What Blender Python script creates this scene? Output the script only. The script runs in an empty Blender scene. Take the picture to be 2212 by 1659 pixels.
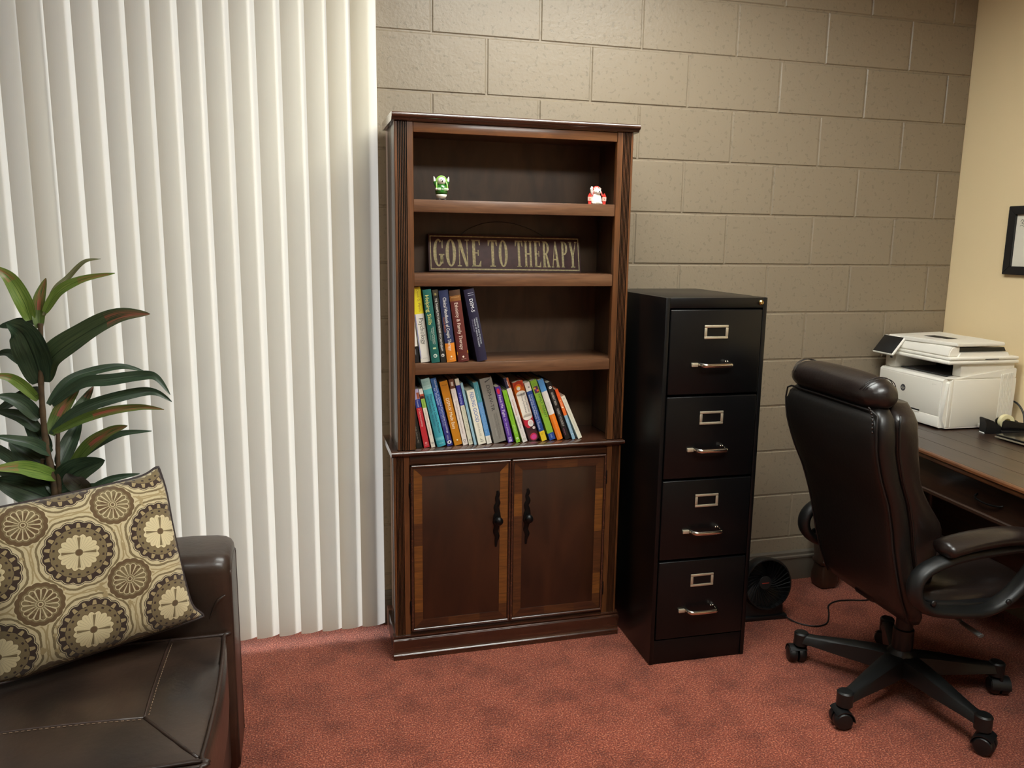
import bpy, bmesh, math, random
from mathutils import Vector, Matrix

random.seed(7)
SC = bpy.context.scene
COL = SC.collection
PI = math.pi

# ------------------------------------------------------------------ camera
cam_data = bpy.data.cameras.new('camera')
cam_data.sensor_width = 36.0
cam_data.lens = 1720.0 / 2212.0 * 36.0
cam_data.clip_start = 0.05
cam = bpy.data.objects.new('camera', cam_data)
COL.objects.link(cam)
cam.matrix_world = Matrix((
    (0.96598604, 0.03250806, -0.25654278, -0.4930612),
    (-0.25825769, 0.17187353, -0.95066422, -2.99425944),
    (0.01318866, 0.98458251, 0.17442289, 1.49922228),
    (0, 0, 0, 1)))
SC.camera = cam

# ------------------------------------------------------------------ world, exposure
W = bpy.data.worlds.new('sky')
SC.world = W
W.use_nodes = True
wn = W.node_tree.nodes
wn['Background'].inputs[0].default_value = (0.80, 0.89, 1.0, 1)
wn['Background'].inputs[1].default_value = 1.3
SC.view_settings.view_transform = 'Standard'
SC.view_settings.look = 'None'
SC.view_settings.gamma = 1.0
SC.view_settings.exposure = 0.0
SC.view_settings.use_curve_mapping = False
SC.cycles.max_bounces = 8
SC.cycles.diffuse_bounces = 5
SC.cycles.transparent_max_bounces = 12
SC.cycles.caustics_reflective = False
SC.cycles.caustics_refractive = False
SC.cycles.sample_clamp_indirect = 6.0

LAMP_COLOR = (0.97, 1.0, 0.95)
LAMPS = [(0.56, -0.84, 20.0), (0.68, -2.45, 27.0), (-1.4, -2.7, 8.0)]     # x, y, strength of each troffer; the last is an added fill lamp
CEIL = 2.66

sun_data = bpy.data.lights.new('sun', 'SUN')
sun_data.energy = 8.5; sun_data.angle = math.radians(8.0); sun_data.color = (1.0, 0.98, 0.96)
sun = bpy.data.objects.new('sun', sun_data); COL.objects.link(sun)
sun.location = (-8, 4, 5)
sun.rotation_euler = Vector((0.93, -0.335, -0.24)).to_track_quat('-Z', 'Y').to_euler()

# ------------------------------------------------------------------ helpers
def lin(c):
    if isinstance(c, str):
        c = tuple(int(c[i:i + 2], 16) for i in (0, 2, 4))
    return tuple(((v / 255) / 12.92 if v / 255 <= 0.04045 else ((v / 255 + 0.055) / 1.055) ** 2.4) for v in c)

_mats = {}
def mat(name, col, rough=0.5, metal=0.0, var=0.0, vscale=20.0, bump=0.0, bscale=200.0, coat=0.0, spec=0.5, sheen=0.0, stretch=None, dark=None, detail=4.0):
    """Principled material; colour varied and surface raised by noise."""
    if name in _mats:
        return _mats[name]
    m = bpy.data.materials.new(name); m.use_nodes = True
    nt = m.node_tree; b = nt.nodes['Principled BSDF']
    c = lin(col)
    b.inputs['Base Color'].default_value = (*c, 1)
    b.inputs['Roughness'].default_value = rough
    b.inputs['Metallic'].default_value = metal
    b.inputs['Coat Weight'].default_value = coat
    b.inputs['Coat Roughness'].default_value = 0.12
    b.inputs['Specular IOR Level'].default_value = spec
    if sheen:
        b.inputs['Sheen Weight'].default_value = sheen
    tc = mp = None
    if var or bump:
        tc = nt.nodes.new('ShaderNodeTexCoord')
        mp = nt.nodes.new('ShaderNodeMapping')
        nt.links.new(tc.outputs['Object'], mp.inputs[0])
        if stretch:
            mp.inputs['Scale'].default_value = stretch
    if var:
        n = nt.nodes.new('ShaderNodeTexNoise'); n.inputs['Scale'].default_value = vscale
        n.inputs['Detail'].default_value = detail
        nt.links.new(mp.outputs[0], n.inputs['Vector'])
        r = nt.nodes.new('ShaderNodeValToRGB')
        d = lin(dark) if dark else tuple(v * (1 - var) for v in c)
        r.color_ramp.elements[0].position = 0.32; r.color_ramp.elements[0].color = (*d, 1)
        r.color_ramp.elements[1].position = 0.68; r.color_ramp.elements[1].color = (*[min(1, v * (1 + var * 0.6)) for v in c], 1)
        nt.links.new(n.outputs['Fac'], r.inputs[0])
        nt.links.new(r.outputs[0], b.inputs['Base Color'])
    if bump:
        n2 = nt.nodes.new('ShaderNodeTexNoise'); n2.inputs['Scale'].default_value = bscale
        n2.inputs['Detail'].default_value = 3.0
        nt.links.new((mp if stretch else tc).outputs[0 if stretch else 'Object'], n2.inputs['Vector'])
        bp = nt.nodes.new('ShaderNodeBump'); bp.inputs['Strength'].default_value = bump
        bp.inputs['Distance'].default_value = 0.002
        nt.links.new(n2.outputs['Fac'], bp.inputs['Height'])
        nt.links.new(bp.outputs[0], b.inputs['Normal'])
    _mats[name] = m
    return m

def flat(col, rough=0.45):
    key = 'print_%s_%d' % (col if isinstance(col, str) else '%02x%02x%02x' % tuple(col), int(rough * 100))
    return mat(key, col, rough)

class V:
    """tiny expression layer over shader math nodes"""
    nt = None
    def __init__(s, sock): s.s = sock
    @staticmethod
    def op(o, *a):
        n = V.nt.nodes.new('ShaderNodeMath'); n.operation = o
        for i, x in enumerate(a):
            if isinstance(x, V): V.nt.links.new(x.s, n.inputs[i])
            else: n.inputs[i].default_value = x
        return V(n.outputs[0])
    def __add__(s, o): return V.op('ADD', s, o)
    __radd__ = __add__
    def __sub__(s, o): return V.op('SUBTRACT', s, o)
    def __rsub__(s, o): return V.op('SUBTRACT', o, s)
    def __mul__(s, o): return V.op('MULTIPLY', s, o)
    __rmul__ = __mul__
    def __truediv__(s, o): return V.op('DIVIDE', s, o)
    def lt(s, o): return V.op('LESS_THAN', s, o)
    def gt(s, o): return V.op('GREATER_THAN', s, o)
    def abs(s): return V.op('ABSOLUTE', s)
    def cos(s): return V.op('COSINE', s)
    def sin(s): return V.op('SINE', s)
    def fract(s): return V.op('FRACT', s)
    def sqrt(s): return V.op('SQRT', s)
def vmix(fac, a, b):
    n = V.nt.nodes.new('ShaderNodeMix'); n.data_type = 'RGBA'
    V.nt.links.new(fac.s, n.inputs[0])
    for i, x in ((6, a), (7, b)):
        if isinstance(x, V): V.nt.links.new(x.s, n.inputs[i])
        else: n.inputs[i].default_value = (*x, 1)
    return V(n.outputs[2])

def finish(o, label=None, cat=None, group=None, kind=None):
    if label: o['label'] = label
    if cat: o['category'] = cat
    if group: o['group'] = group
    if kind: o['kind'] = kind
    return o

def empty(name, loc=(0, 0, 0), rz=0.0, label=None, cat=None, group=None, mw=None):
    o = bpy.data.objects.new(name, None); COL.objects.link(o)
    o.empty_display_size = 0.05
    if mw is not None: o.matrix_world = mw
    else:
        o.location = loc; o.rotation_euler = (0, 0, rz)
    return finish(o, label, cat, group)

def link(name, me, parent=None):
    o = bpy.data.objects.new(name, me); COL.objects.link(o)
    if parent is not None: o.parent = parent
    return o

def build(name, bm, mats, parent=None, smooth=35, loc=None, label=None):
    me = bpy.data.meshes.new(name)
    bmesh.ops.recalc_face_normals(bm, faces=bm.faces)
    bm.to_mesh(me); bm.free()
    if not isinstance(mats, (list, tuple)): mats = [mats]
    for m in mats: me.materials.append(m)
    if smooth:
        me.polygons.foreach_set('use_smooth', [True] * len(me.polygons))
        if smooth < 180: me.set_sharp_from_angle(angle=math.radians(smooth))
    o = link(name, me, parent)
    if loc: o.location = loc
    if label: o['label'] = label
    return o

def NB(): return bmesh.new()

def box(bm, x0, x1, y0, y1, z0, z1, bev=0.0, seg=2, mi=0, M=None):
    t = bmesh.new()
    vs = [t.verts.new((x, y, z)) for z in (z0, z1) for y in (y0, y1) for x in (x0, x1)]
    for f in ((0, 2, 3, 1), (4, 5, 7, 6), (0, 1, 5, 4), (2, 6, 7, 3), (0, 4, 6, 2), (1, 3, 7, 5)):
        t.faces.new([vs[i] for i in f])
    if bev:
        bmesh.ops.bevel(t, geom=list(t.edges), offset=bev, segments=seg, profile=0.5, affect='EDGES')
    merge(bm, t, mi, M)

def merge(bm, t, mi=0, M=None):
    vm = {}
    for v in t.verts:
        co = v.co if M is None else M @ v.co
        vm[v] = bm.verts.new(co)
    for f in t.faces:
        try:
            nf = bm.faces.new([vm[v] for v in f.verts]); nf.material_index = mi if mi is not None else f.material_index
        except ValueError:
            pass
    t.free()

def loft(bm, rings, caps=True, mi=0, closed=True):
    R = [[bm.verts.new(p) for p in r] for r in rings]
    n = len(R[0])
    for a, b in zip(R[:-1], R[1:]):
        for i in range(n if closed else n - 1):
            j = (i + 1) % n
            f = bm.faces.new((a[i], a[j], b[j], b[i])); f.material_index = mi
    if caps and closed:
        f = bm.faces.new(R[0][::-1]); f.material_index = mi
        f = bm.faces.new(R[-1]); f.material_index = mi
    return R

def catmull(pts, n=6, closed=False):
    P = [Vector(p) for p in pts]; out = []
    m = len(P)
    rng = range(m if closed else m - 1)
    for i in rng:
        if closed: p0, p1, p2, p3 = P[(i - 1) % m], P[i], P[(i + 1) % m], P[(i + 2) % m]
        else: p0, p1, p2, p3 = P[max(i - 1, 0)], P[i], P[i + 1], P[min(i + 2, m - 1)]
        for k in range(n):
            t = k / n
            out.append(0.5 * ((2 * p1) + (p2 - p0) * t + (2 * p0 - 5 * p1 + 4 * p2 - p3) * t * t + (3 * p1 - p0 - 3 * p2 + p3) * t ** 3))
    if not closed: out.append(P[-1])
    return out

def tube(bm, pts, r, n=8, caps=True, mi=0, up=None, flat_=1.0, closed=False):
    """tube along pts; r number or list; flat_ scales the section along the 'up' side vector"""
    P = [Vector(p) for p in pts]; m = len(P)
    rr = r if isinstance(r, (list, tuple)) else [r] * m
    rings = []; prev = None
    for i, p in enumerate(P):
        if closed: t = P[(i + 1) % m] - P[i - 1]
        else: t = P[min(i + 1, m - 1)] - P[max(i - 1, 0)]
        t.normalize()
        if up is not None: a = Vector(up)
        elif prev is not None: a = prev
        else: a = Vector((0, 0, 1)) if abs(t.z) < 0.9 else Vector((1, 0, 0))
        a = a - t * a.dot(t)
        if a.length < 1e-6: a = t.orthogonal()
        a.normalize(); b = t.cross(a); prev = a
        rings.append([p + (a * math.cos(2 * PI * k / n) * flat_ + b * math.sin(2 * PI * k / n)) * rr[i] for k in range(n)])
    if closed: rings.append(rings[0])
    if not closed:
        loft(bm, rings, caps, mi)
    else:
        R = [[bm.verts.new(q) for q in rg] for rg in rings[:-1]]
        for i in range(m):
            a, b = R[i], R[(i + 1) % m]
            for k in range(n):
                f = bm.faces.new((a[k], a[(k + 1) % n], b[(k + 1) % n], b[k])); f.material_index = mi

def lathe(bm, prof, n=24, M=None, mi=0, caps=True):
    """profile [(r, z)] turned about local z"""
    rings = []
    for r, z in prof:
        rg = [Vector((r * math.cos(2 * PI * k / n), r * math.sin(2 * PI * k / n), z)) for k in range(n)]
        if M is not None: rg = [M @ p for p in rg]
        rings.append(rg)
    loft(bm, rings, caps, mi)

def prism(bm, poly, d0, d1, f, mi=0):
    """2-D polygon pushed from d0 to d1; f(a, b, d) gives the 3-D point"""
    A = [bm.verts.new(f(a, b, d0)) for a, b in poly]; B = [bm.verts.new(f(a, b, d1)) for a, b in poly]
    n = len(poly)
    for k in (A[::-1], B):
        fc = bm.faces.new(k); fc.material_index = mi
    for i in range(n):
        fc = bm.faces.new((A[i], A[(i + 1) % n], B[(i + 1) % n], B[i])); fc.material_index = mi

def ellipsoid(bm, c, r, n=14, m=8, mi=0, M=None):
    t = bmesh.new()
    bmesh.ops.create_uvsphere(t, u_segments=n, v_segments=m, radius=1.0)
    for v in t.verts: v.co = Vector((v.co.x * r[0] + c[0], v.co.y * r[1] + c[1], v.co.z * r[2] + c[2]))
    merge(bm, t, mi, M)

def sring(cx, cy, z, hx, hy, p=4.0, n=32, f=None):
    """superellipse ring in the x-y plane at height z"""
    out = []
    for k in range(n):
        a = 2 * PI * k / n; c, s = math.cos(a), math.sin(a)
        x = cx + hx * math.copysign(abs(c) ** (2 / p), c); y = cy + hy * math.copysign(abs(s) ** (2 / p), s)
        out.append(Vector((x, y, z)) if f is None else f(x, y, z))
    return out

_txt = {}
def text_pts(s, shear=0.0, res=2):
    key = (s, shear, res)
    if key in _txt: return _txt[key]
    c = bpy.data.curves.new('txt', 'FONT'); c.body = s; c.resolution_u = res; c.shear = shear
    o = bpy.data.objects.new('txt', c); COL.objects.link(o)
    me = bpy.data.meshes.new_from_object(o)
    vs = [(v.co.x, v.co.y) for v in me.vertices]; fs = [tuple(p.vertices) for p in me.polygons]
    bpy.data.objects.remove(o); bpy.data.curves.remove(c); bpy.data.meshes.remove(me)
    if not vs: vs = [(0, 0)]
    x0 = min(v[0] for v in vs); x1 = max(v[0] for v in vs)
    _txt[key] = (vs, fs, x0, x1)
    return _txt[key]

def put_text(bm, s, O, ex, ey, length, height, mi=0, shear=0.0, align='l', res=2):
    """flat lettering: starts at O, runs along ex, letters stand along ey; cap height = height"""
    vs, fs, x0, x1 = text_pts(s, shear, res)
    sx = length / max(x1 - x0, 1e-6); sy = height / 0.72
    O = Vector(O); ex = Vector(ex); ey = Vector(ey)
    V_ = [bm.verts.new(O + ex * ((x - x0) * sx) + ey * (y * sy)) for x, y in vs]
    for f in fs:
        try:
            fc = bm.faces.new([V_[i] for i in f]); fc.material_index = mi
        except ValueError: pass

def disc(bm, O, ex, ey, r, mi=0, n=20, r2=None, inner=None):
    O = Vector(O); ex = Vector(ex); ey = Vector(ey)
    a = [bm.verts.new(O + ex * r * math.cos(2 * PI * k / n) + ey * (r2 or r) * math.sin(2 * PI * k / n)) for k in range(n)]
    f = bm.faces.new(a); f.material_index = mi

def quad(bm, pts, mi=0):
    f = bm.faces.new([bm.verts.new(p) for p in pts]); f.material_index = mi

# ------------------------------------------------------------------ materials of the room
def wall_paint(name, col, bumps=True):
    m = bpy.data.materials.new(name); m.use_nodes = True
    nt = m.node_tree; b = nt.nodes['Principled BSDF']
    b.inputs['Base Color'].default_value = (*lin(col), 1)
    b.inputs['Roughness'].default_value = 0.42
    b.inputs['Specular IOR Level'].default_value = 0.45
    geo = nt.nodes.new('ShaderNodeNewGeometry')
    n1 = nt.nodes.new('ShaderNodeTexNoise'); n1.inputs['Scale'].default_value = 95; n1.inputs['Detail'].default_value = 4
    n2 = nt.nodes.new('ShaderNodeTexNoise'); n2.inputs['Scale'].default_value = 22; n2.inputs['Detail'].default_value = 2
    vo = nt.nodes.new('ShaderNodeTexNoise'); vo.inputs['Scale'].default_value = 60; vo.inputs['Detail'].default_value = 2
    for n in (n1, n2, vo): nt.links.new(geo.outputs['Position'], n.inputs['Vector'])
    V.nt = nt
    pit = V.op('MULTIPLY', (V(vo.outputs['Fac']) - 0.62).gt(0), 1.0)
    h = V(n1.outputs['Fac']) * 0.6 + V(n2.outputs['Fac']) * 0.7 - pit * 0.25
    bp = nt.nodes.new('ShaderNodeBump'); bp.inputs['Strength'].default_value = 0.55 if bumps else 0.08
    bp.inputs['Distance'].default_value = 0.0035 if bumps else 0.001
    nt.links.new(h.s, bp.inputs['Height']); nt.links.new(bp.outputs[0], b.inputs['Normal'])
    c = lin(col)
    if bumps:
        k = vmix(pit * 0.35, c, tuple(v * 0.55 for v in c))
        nt.links.new(k.s, b.inputs['Base Color'])
    return m

M_BLOCK = wall_paint('taupe_block_paint', (136, 123, 104))
M_TAN = wall_paint('tan_wall_paint', (232, 210, 168), False)
M_CREAMW = wall_paint('cream_wall_paint', (208, 200, 182), False)
M_CEIL = mat('ceiling_white', (225, 220, 208), 0.9, bump=0.3, bscale=120)
M_TRIM = mat('taupe_trim', (96, 88, 77), 0.5)
M_WHITE = mat('white_vinyl', (230, 230, 228), 0.4)

def carpet_mat():
    m = bpy.data.materials.new('red_brown_carpet'); m.use_nodes = True
    nt = m.node_tree; b = nt.nodes['Principled BSDF']
    b.inputs['Roughness'].default_value = 0.95; b.inputs['Specular IOR Level'].default_value = 0.1
    b.inputs['Sheen Weight'].default_value = 0.15
    geo = nt.nodes.new('ShaderNodeNewGeometry')
    f = nt.nodes.new('ShaderNodeTexNoise'); f.inputs['Scale'].default_value = 200; f.inputs['Detail'].default_value = 3
    g = nt.nodes.new('ShaderNodeTexNoise'); g.inputs['Scale'].default_value = 7.0; g.inputs['Detail'].default_value = 5; g.inputs['Roughness'].default_value = 0.65
    for n in (f, g): nt.links.new(geo.outputs['Position'], n.inputs['Vector'])
    r = nt.nodes.new('ShaderNodeValToRGB')
    e = r.color_ramp.elements
    e[0].position = 0.30; e[0].color = (*lin((92, 38, 28)), 1)
    e[1].position = 0.74; e[1].color = (*lin((224, 146, 112)), 1)
    e2 = e.new(0.52); e2.color = (*lin((144, 71, 52)), 1)
    nt.links.new(f.outputs['Fac'], r.inputs[0])
    r2 = nt.nodes.new('ShaderNodeValToRGB')
    r2.color_ramp.elements[0].position = 0.34; r2.color_ramp.elements[0].color = (0.60, 0.57, 0.57, 1)
    r2.color_ramp.elements[1].position = 0.56; r2.color_ramp.elements[1].color = (1, 1, 1, 1)
    nt.links.new(g.outputs['Fac'], r2.inputs[0])
    mx = nt.nodes.new('ShaderNodeMix'); mx.data_type = 'RGBA'; mx.blend_type = 'MULTIPLY'; mx.inputs[0].default_value = 1
    nt.links.new(r.outputs[0], mx.inputs[6]); nt.links.new(r2.outputs[0], mx.inputs[7])
    nt.links.new(mx.outputs[2], b.inputs['Base Color'])
    V.nt = nt
    h = V(f.outputs['Fac']) + V(g.outputs['Fac']) * 0.6
    bp = nt.nodes.new('ShaderNodeBump'); bp.inputs['Strength'].default_value = 0.9; bp.inputs['Distance'].default_value = 0.006
    nt.links.new(h.s, bp.inputs['Height']); nt.links.new(bp.outputs[0], b.inputs['Normal'])
    return m
M_CARPET = carpet_mat()

# ------------------------------------------------------------------ room shell
XR, XL, YN = 2.357, -4.3, -5.2
bm = NB(); box(bm, XL - .1, XR + .1, YN - .1, 0.3, -0.12, 0)
finish(build('floor', bm, M_CARPET, smooth=0), 'red brown carpet with dark mottling', None, None, 'structure')
bm = NB(); box(bm, XL - .1, XR + .1, YN - .1, 0.3, CEIL, CEIL + .1)
finish(build('ceiling', bm, M_CEIL, smooth=0), kind='structure')
bm = NB(); box(bm, XR, XR + .12, YN, 0.2, 0, CEIL)
finish(build('wall_right', bm, M_TAN, smooth=0), kind='structure')
bm = NB(); box(bm, XL - .12, XL, YN, 0.2, 0, CEIL)
finish(build('wall_left', bm, M_CREAMW, smooth=0), kind='structure')
bm = NB(); box(bm, XL - .12, XR + .12, YN - .12, YN, 0, CEIL)
finish(build('wall_front', bm, M_CREAMW, smooth=0), kind='structure')

# back wall: mortar bed with a window opening, and every painted block on it
BX0 = -0.24                    # right edge of the window opening
bm = NB()
box(bm, BX0, XR, 0.004, 0.2, 0, CEIL)
box(bm, -4.0, BX0, 0.004, 0.2, 2.60, CEIL)
box(bm, XL, -4.0, 0.004, 0.2, 0, CEIL)
wall_back = finish(build('wall_back', bm, M_BLOCK, smooth=0), kind='structure')
BW, BH = 0.4064, 0.2032
_blk = {}
for j in range(14):
    z0 = j * BH
    off = 0.0 if j % 2 else BW / 2
    i = -2
    while True:
        x0 = i * BW + off; x1 = x0 + BW; i += 1
        if x0 >= XR: break
        a, b = max(x0, BX0), min(x1, XR)
        h = min(BH, CEIL - z0)
        if b - a < 0.03: continue
        if h < 0.02: continue
        key = (round(b - a, 3), round(h, 3))
        if key not in _blk:
            t = NB(); g = 0.0028
            w_, h_ = key
            P0 = [(g, g), (w_ - g, g), (w_ - g, h_ - g), (g, h_ - g)]; q = g + 0.0035
            P1 = [(q, q), (w_ - q, q), (w_ - q, h_ - q), (q, h_ - q)]
            A = [t.verts.new((x, 0.004, z)) for x, z in P0]; B = [t.verts.new((x, 0.0002, z)) for x, z in P1]
            for k in range(4): t.faces.new((A[k], A[(k + 1) % 4], B[(k + 1) % 4], B[k]))
            t.faces.new(B); t.faces.new(A[::-1])
            bmesh.ops.recalc_face_normals(t, faces=t.faces)
            me = bpy.data.meshes.new('block'); t.to_mesh(me); t.free(); me.materials.append(M_BLOCK)
            _blk[key] = me
        o = link('block', _blk[key], wall_back)
        o.location = (a, random.uniform(-0.0009, 0.0006), z0)

# baseboards
def baseboard(name, pts, mt):
    bm = NB()
    prof = [(0, 0), (0.013, 0), (0.013, 0.100), (0.017, 0.104), (0.017, 0.112), (0.010, 0.116), (0.010, 0.128), (0.004, 0.137), (0, 0.137)]
    (x0, y0), (x1, y1) = pts
    d = Vector((x1 - x0, y1 - y0, 0)).normalized(); n = Vector((d.y, -d.x, 0))
    loft(bm, [[Vector((x, y, z)) + n * (t + 0.0005) for t, z in prof] for x, y in pts])
    return finish(build(name, bm, mt, smooth=0), kind='structure')
baseboard('baseboard_back', [(BX0, 0), (XR, 0)], M_TRIM)
baseboard('baseboard_right', [(XR, -0.018), (XR, YN)], mat('tan_trim', (120, 104, 80), 0.5))

# window behind the blinds
M_GLASS = bpy.data.materials.new('window_glass'); M_GLASS.use_nodes = True
nt = M_GLASS.node_tree
for n in list(nt.nodes):
    if n.type != 'OUTPUT_MATERIAL': nt.nodes.remove(n)
tr = nt.nodes.new('ShaderNodeBsdfTransparent'); gl = nt.nodes.new('ShaderNodeBsdfGlossy'); gl.inputs['Roughness'].default_value = 0.02
mx = nt.nodes.new('ShaderNodeMixShader'); mx.inputs[0].default_value = 0.07
nt.links.new(tr.outputs[0], mx.inputs[1]); nt.links.new(gl.outputs[0], mx.inputs[2]); nt.links.new(mx.outputs[0], nt.nodes['Material Output'].inputs[0])
win = finish(empty('window_1', (0, 0, 0)), kind='structure')
for a, b in ((-4.0, -2.14), (-2.10, BX0)):
    bm = NB(); y0, y1 = 0.07, 0.13; f = 0.045
    box(bm, a, a + f, y0, y1, 0.03, 2.60, .004); box(bm, b - f, b, y0, y1, 0.03, 2.60, .004)
    box(bm, a + f, b - f, y0, y1, 0.03, 0.03 + f, .004); box(bm, a + f, b - f, y0, y1, 2.60 - f, 2.60, .004)
    fr = build('window_frame', bm, M_WHITE, win)
    bm = NB(); box(bm, a + f, b - f, 0.096, 0.102, 0.03 + f, 2.60 - f)
    build('glass_pane', bm, M_GLASS, fr, smooth=0)
bm = NB(); box(bm, -4.0, BX0, 0.03, 0.19, 0.0, 0.03, .003)
build('window_sill', bm, M_WHITE, win)

# ------------------------------------------------------------------ ceiling troffers, the third an added fill lamp
M_LAMP = bpy.data.materials.new('lamp_diffuser'); M_LAMP.use_nodes = True
def lamp_mat(s):
    m = bpy.data.materials.new('lamp_diffuser'); m.use_nodes = True
    b = m.node_tree.nodes['Principled BSDF']
    b.inputs['Base Color'].default_value = (0.8, 0.8, 0.8, 1)
    b.inputs['Emission Color'].default_value = (*LAMP_COLOR, 1); b.inputs['Emission Strength'].default_value = s
    return m
for i, (lx, ly, s) in enumerate(LAMPS):
    r = empty('ceiling_light', (lx, ly, CEIL), 0,
              ['lit ceiling troffer nearest the block wall above the bookcase', 'lit ceiling troffer in the middle of the room over the carpet', 'added unseen fill lamp above the sofa on the window side'][i],
              'lamp', 'ceiling troffers')
    bm = NB()
    for a in ((-.61, .61, -.305, -.28), (-.61, .61, .28, .305), (-.61, -.585, -.28, .28), (.585, .61, -.28, .28)):
        box(bm, a[0], a[1], a[2], a[3], -0.016, -0.001, .002)
    build('frame', bm, M_WHITE, r)
    bm = NB(); box(bm, -.585, .585, -.28, .28, -0.010, -0.002)
    build('diffuser', bm, lamp_mat(s), r, smooth=0)

# ------------------------------------------------------------------ vertical blinds
M_VANE = bpy.data.materials.new('vane_vinyl'); M_VANE.use_nodes = True
nt = M_VANE.node_tree
b = nt.nodes['Principled BSDF']
b.inputs['Base Color'].default_value = (*lin((210, 202, 180)), 1); b.inputs['Roughness'].default_value = 0.5
b.inputs['Specular IOR Level'].default_value = 0.3
tl = nt.nodes.new('ShaderNodeBsdfTranslucent'); tl.inputs[0].default_value = (*lin((236, 236, 232)), 1)
mx = nt.nodes.new('ShaderNodeMixShader'); mx.inputs[0].default_value = 0.24
nt.links.new(b.outputs[0], mx.inputs[1]); nt.links.new(tl.outputs[0], mx.inputs[2])
nt.links.new(mx.outputs[0], nt.nodes['Material Output'].inputs[0])
tc = nt.nodes.new('ShaderNodeTexCoord'); wv = nt.nodes.new('ShaderNodeTexNoise'); mp = nt.nodes.new('ShaderNodeMapping')
mp.inputs['Scale'].default_value = (900, 900, 60); nt.links.new(tc.outputs['Object'], mp.inputs[0]); nt.links.new(mp.outputs[0], wv.inputs['Vector'])
wv.inputs['Scale'].default_value = 1.0
bp = nt.nodes.new('ShaderNodeBump'); bp.inputs['Strength'].default_value = 0.12; bp.inputs['Distance'].default_value = 0.001
nt.links.new(wv.outputs['Fac'], bp.inputs['Height']); nt.links.new(bp.outputs[0], b.inputs['Normal'])

blind = empty('vertical_blind', (-1.3, -0.08, 2.58), 0, 'cream vertical blind with overlapping full-length vanes covering the window', 'blind')
VZ0, VZ1 = 0.035, 2.55
bm = NB(); n = 10; w = 0.0445; sag = 0.0122
front = [(-w + 2 * w * k / n, -sag * (1 - ((-1 + 2 * k / n)) ** 2)) for k in range(n + 1)]
loft(bm, [[Vector((x, y, z)) for x, y in front] for z in (VZ0 - 2.58, VZ1 - 2.58)], closed=False)
vane_me = None
edges = [-4.07 + 0.0775 * k for k in range(36)] + [-1.296, -1.221, -1.145, -1.065, -0.99, -0.917, -0.836, -0.759, -0.680, -0.600, -0.520, -0.442, -0.369, -0.291]
for k, xl in enumerate(edges):
    if vane_me is None:
        o = build('vane', bm, M_VANE, blind, smooth=50); vane_me = o.data
    else:
        o = link('vane', vane_me, blind)
    o.location = (xl + w - 0.002 + 1.3, 0, 0)
    ang = 16 + random.uniform(-2.5, 2.5)
    if k > len(edges) - 4: ang = (14, 12, 9)[k - len(edges) + 3]
    o.rotation_euler = (0, 0, math.radians(ang))
bm = NB(); box(bm, -4.12 + 1.3, -0.20 + 1.3, -0.025, 0.025, -0.028, 0.03, .004)
build('headrail', bm, M_WHITE, blind)

# ------------------------------------------------------------------ bookcase
def wood(name, light, dark_, rough=0.32, stretch=(3, 3, 40), coat=0.35, scale=6.0, along='x'):
    m = bpy.data.materials.new(name); m.use_nodes = True
    nt = m.node_tree; b = nt.nodes['Principled BSDF']
    b.inputs['Roughness'].default_value = rough; b.inputs['Coat Weight'].default_value = coat; b.inputs['Coat Roughness'].default_value = 0.18
    tc = nt.nodes.new('ShaderNodeTexCoord'); mp = nt.nodes.new('ShaderNodeMapping'); nt.links.new(tc.outputs['Object'], mp.inputs[0])
    mp.inputs['Scale'].default_value = {'x': (1.2, 14, 14), 'z': (14, 14, 1.2), 'y': (14, 1.2, 14), 'd': (9, 9, 3)}[along]
    n1 = nt.nodes.new('ShaderNodeTexNoise'); n1.inputs['Scale'].default_value = scale; n1.inputs['Detail'].default_value = 6; n1.inputs['Distortion'].default_value = 0.8
    nt.links.new(mp.outputs[0], n1.inputs['Vector'])
    r = nt.nodes.new('ShaderNodeValToRGB')
    r.color_ramp.elements[0].position = 0.30; r.color_ramp.elements[0].color = (*lin(dark_), 1)
    r.color_ramp.elements[1].position = 0.70; r.color_ramp.elements[1].color = (*lin(light), 1)
    nt.links.new(n1.outputs['Fac'], r.inputs[0]); nt.links.new(r.outputs[0], b.inputs['Base Color'])
    bp = nt.nodes.new('ShaderNodeBump'); bp.inputs['Strength'].default_value = 0.06; bp.inputs['Distance'].default_value = 0.001
    nt.links.new(n1.outputs['Fac'], bp.inputs['Height']); nt.links.new(bp.outputs[0], b.inputs['Normal'])
    return m
M_WX = wood('walnut_x', (92, 56, 32), (58, 34, 20), along='x')
M_WZ = wood('walnut_z', (112, 68, 36), (74, 45, 24), along='z')
M_SHELF = wood('shelf_lip', (114, 78, 52), (88, 57, 37), rough=0.38, coat=0.2, along='x')
M_IN = wood('walnut_inside', (90, 66, 46), (68, 49, 34), rough=0.45, coat=0.1, along='d', scale=2.0)
M_DK = wood('walnut_dark', (74, 42, 24), (44, 25, 16), rough=0.3, along='x')
M_SIDE = wood('walnut_side', (84, 62, 46), (66, 47, 35), rough=0.35, coat=0.5, along='z')
M_DOOR = wood('door_veneer', (58, 33, 19), (36, 21, 13), rough=0.34, along='d', scale=1.3)
M_INLAY = wood('inlay_light', (128, 80, 33), (88, 52, 22), rough=0.34, along='x', scale=9)
M_INLAY2 = wood('inlay_mid', (88, 52, 25), (60, 35, 18), rough=0.34, along='x', scale=9)
M_MOLD = wood('moulding', (74, 44, 29), (46, 27, 19), rough=0.2, coat=1.0, along='x')
M_BLACKMETAL = mat('black_iron', (26, 26, 26), 0.35, 0.7)
M_GROOVE = mat('flute_dark', (26, 17, 12), 0.5)  # darker brown for the groove faces of the flutes

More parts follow.
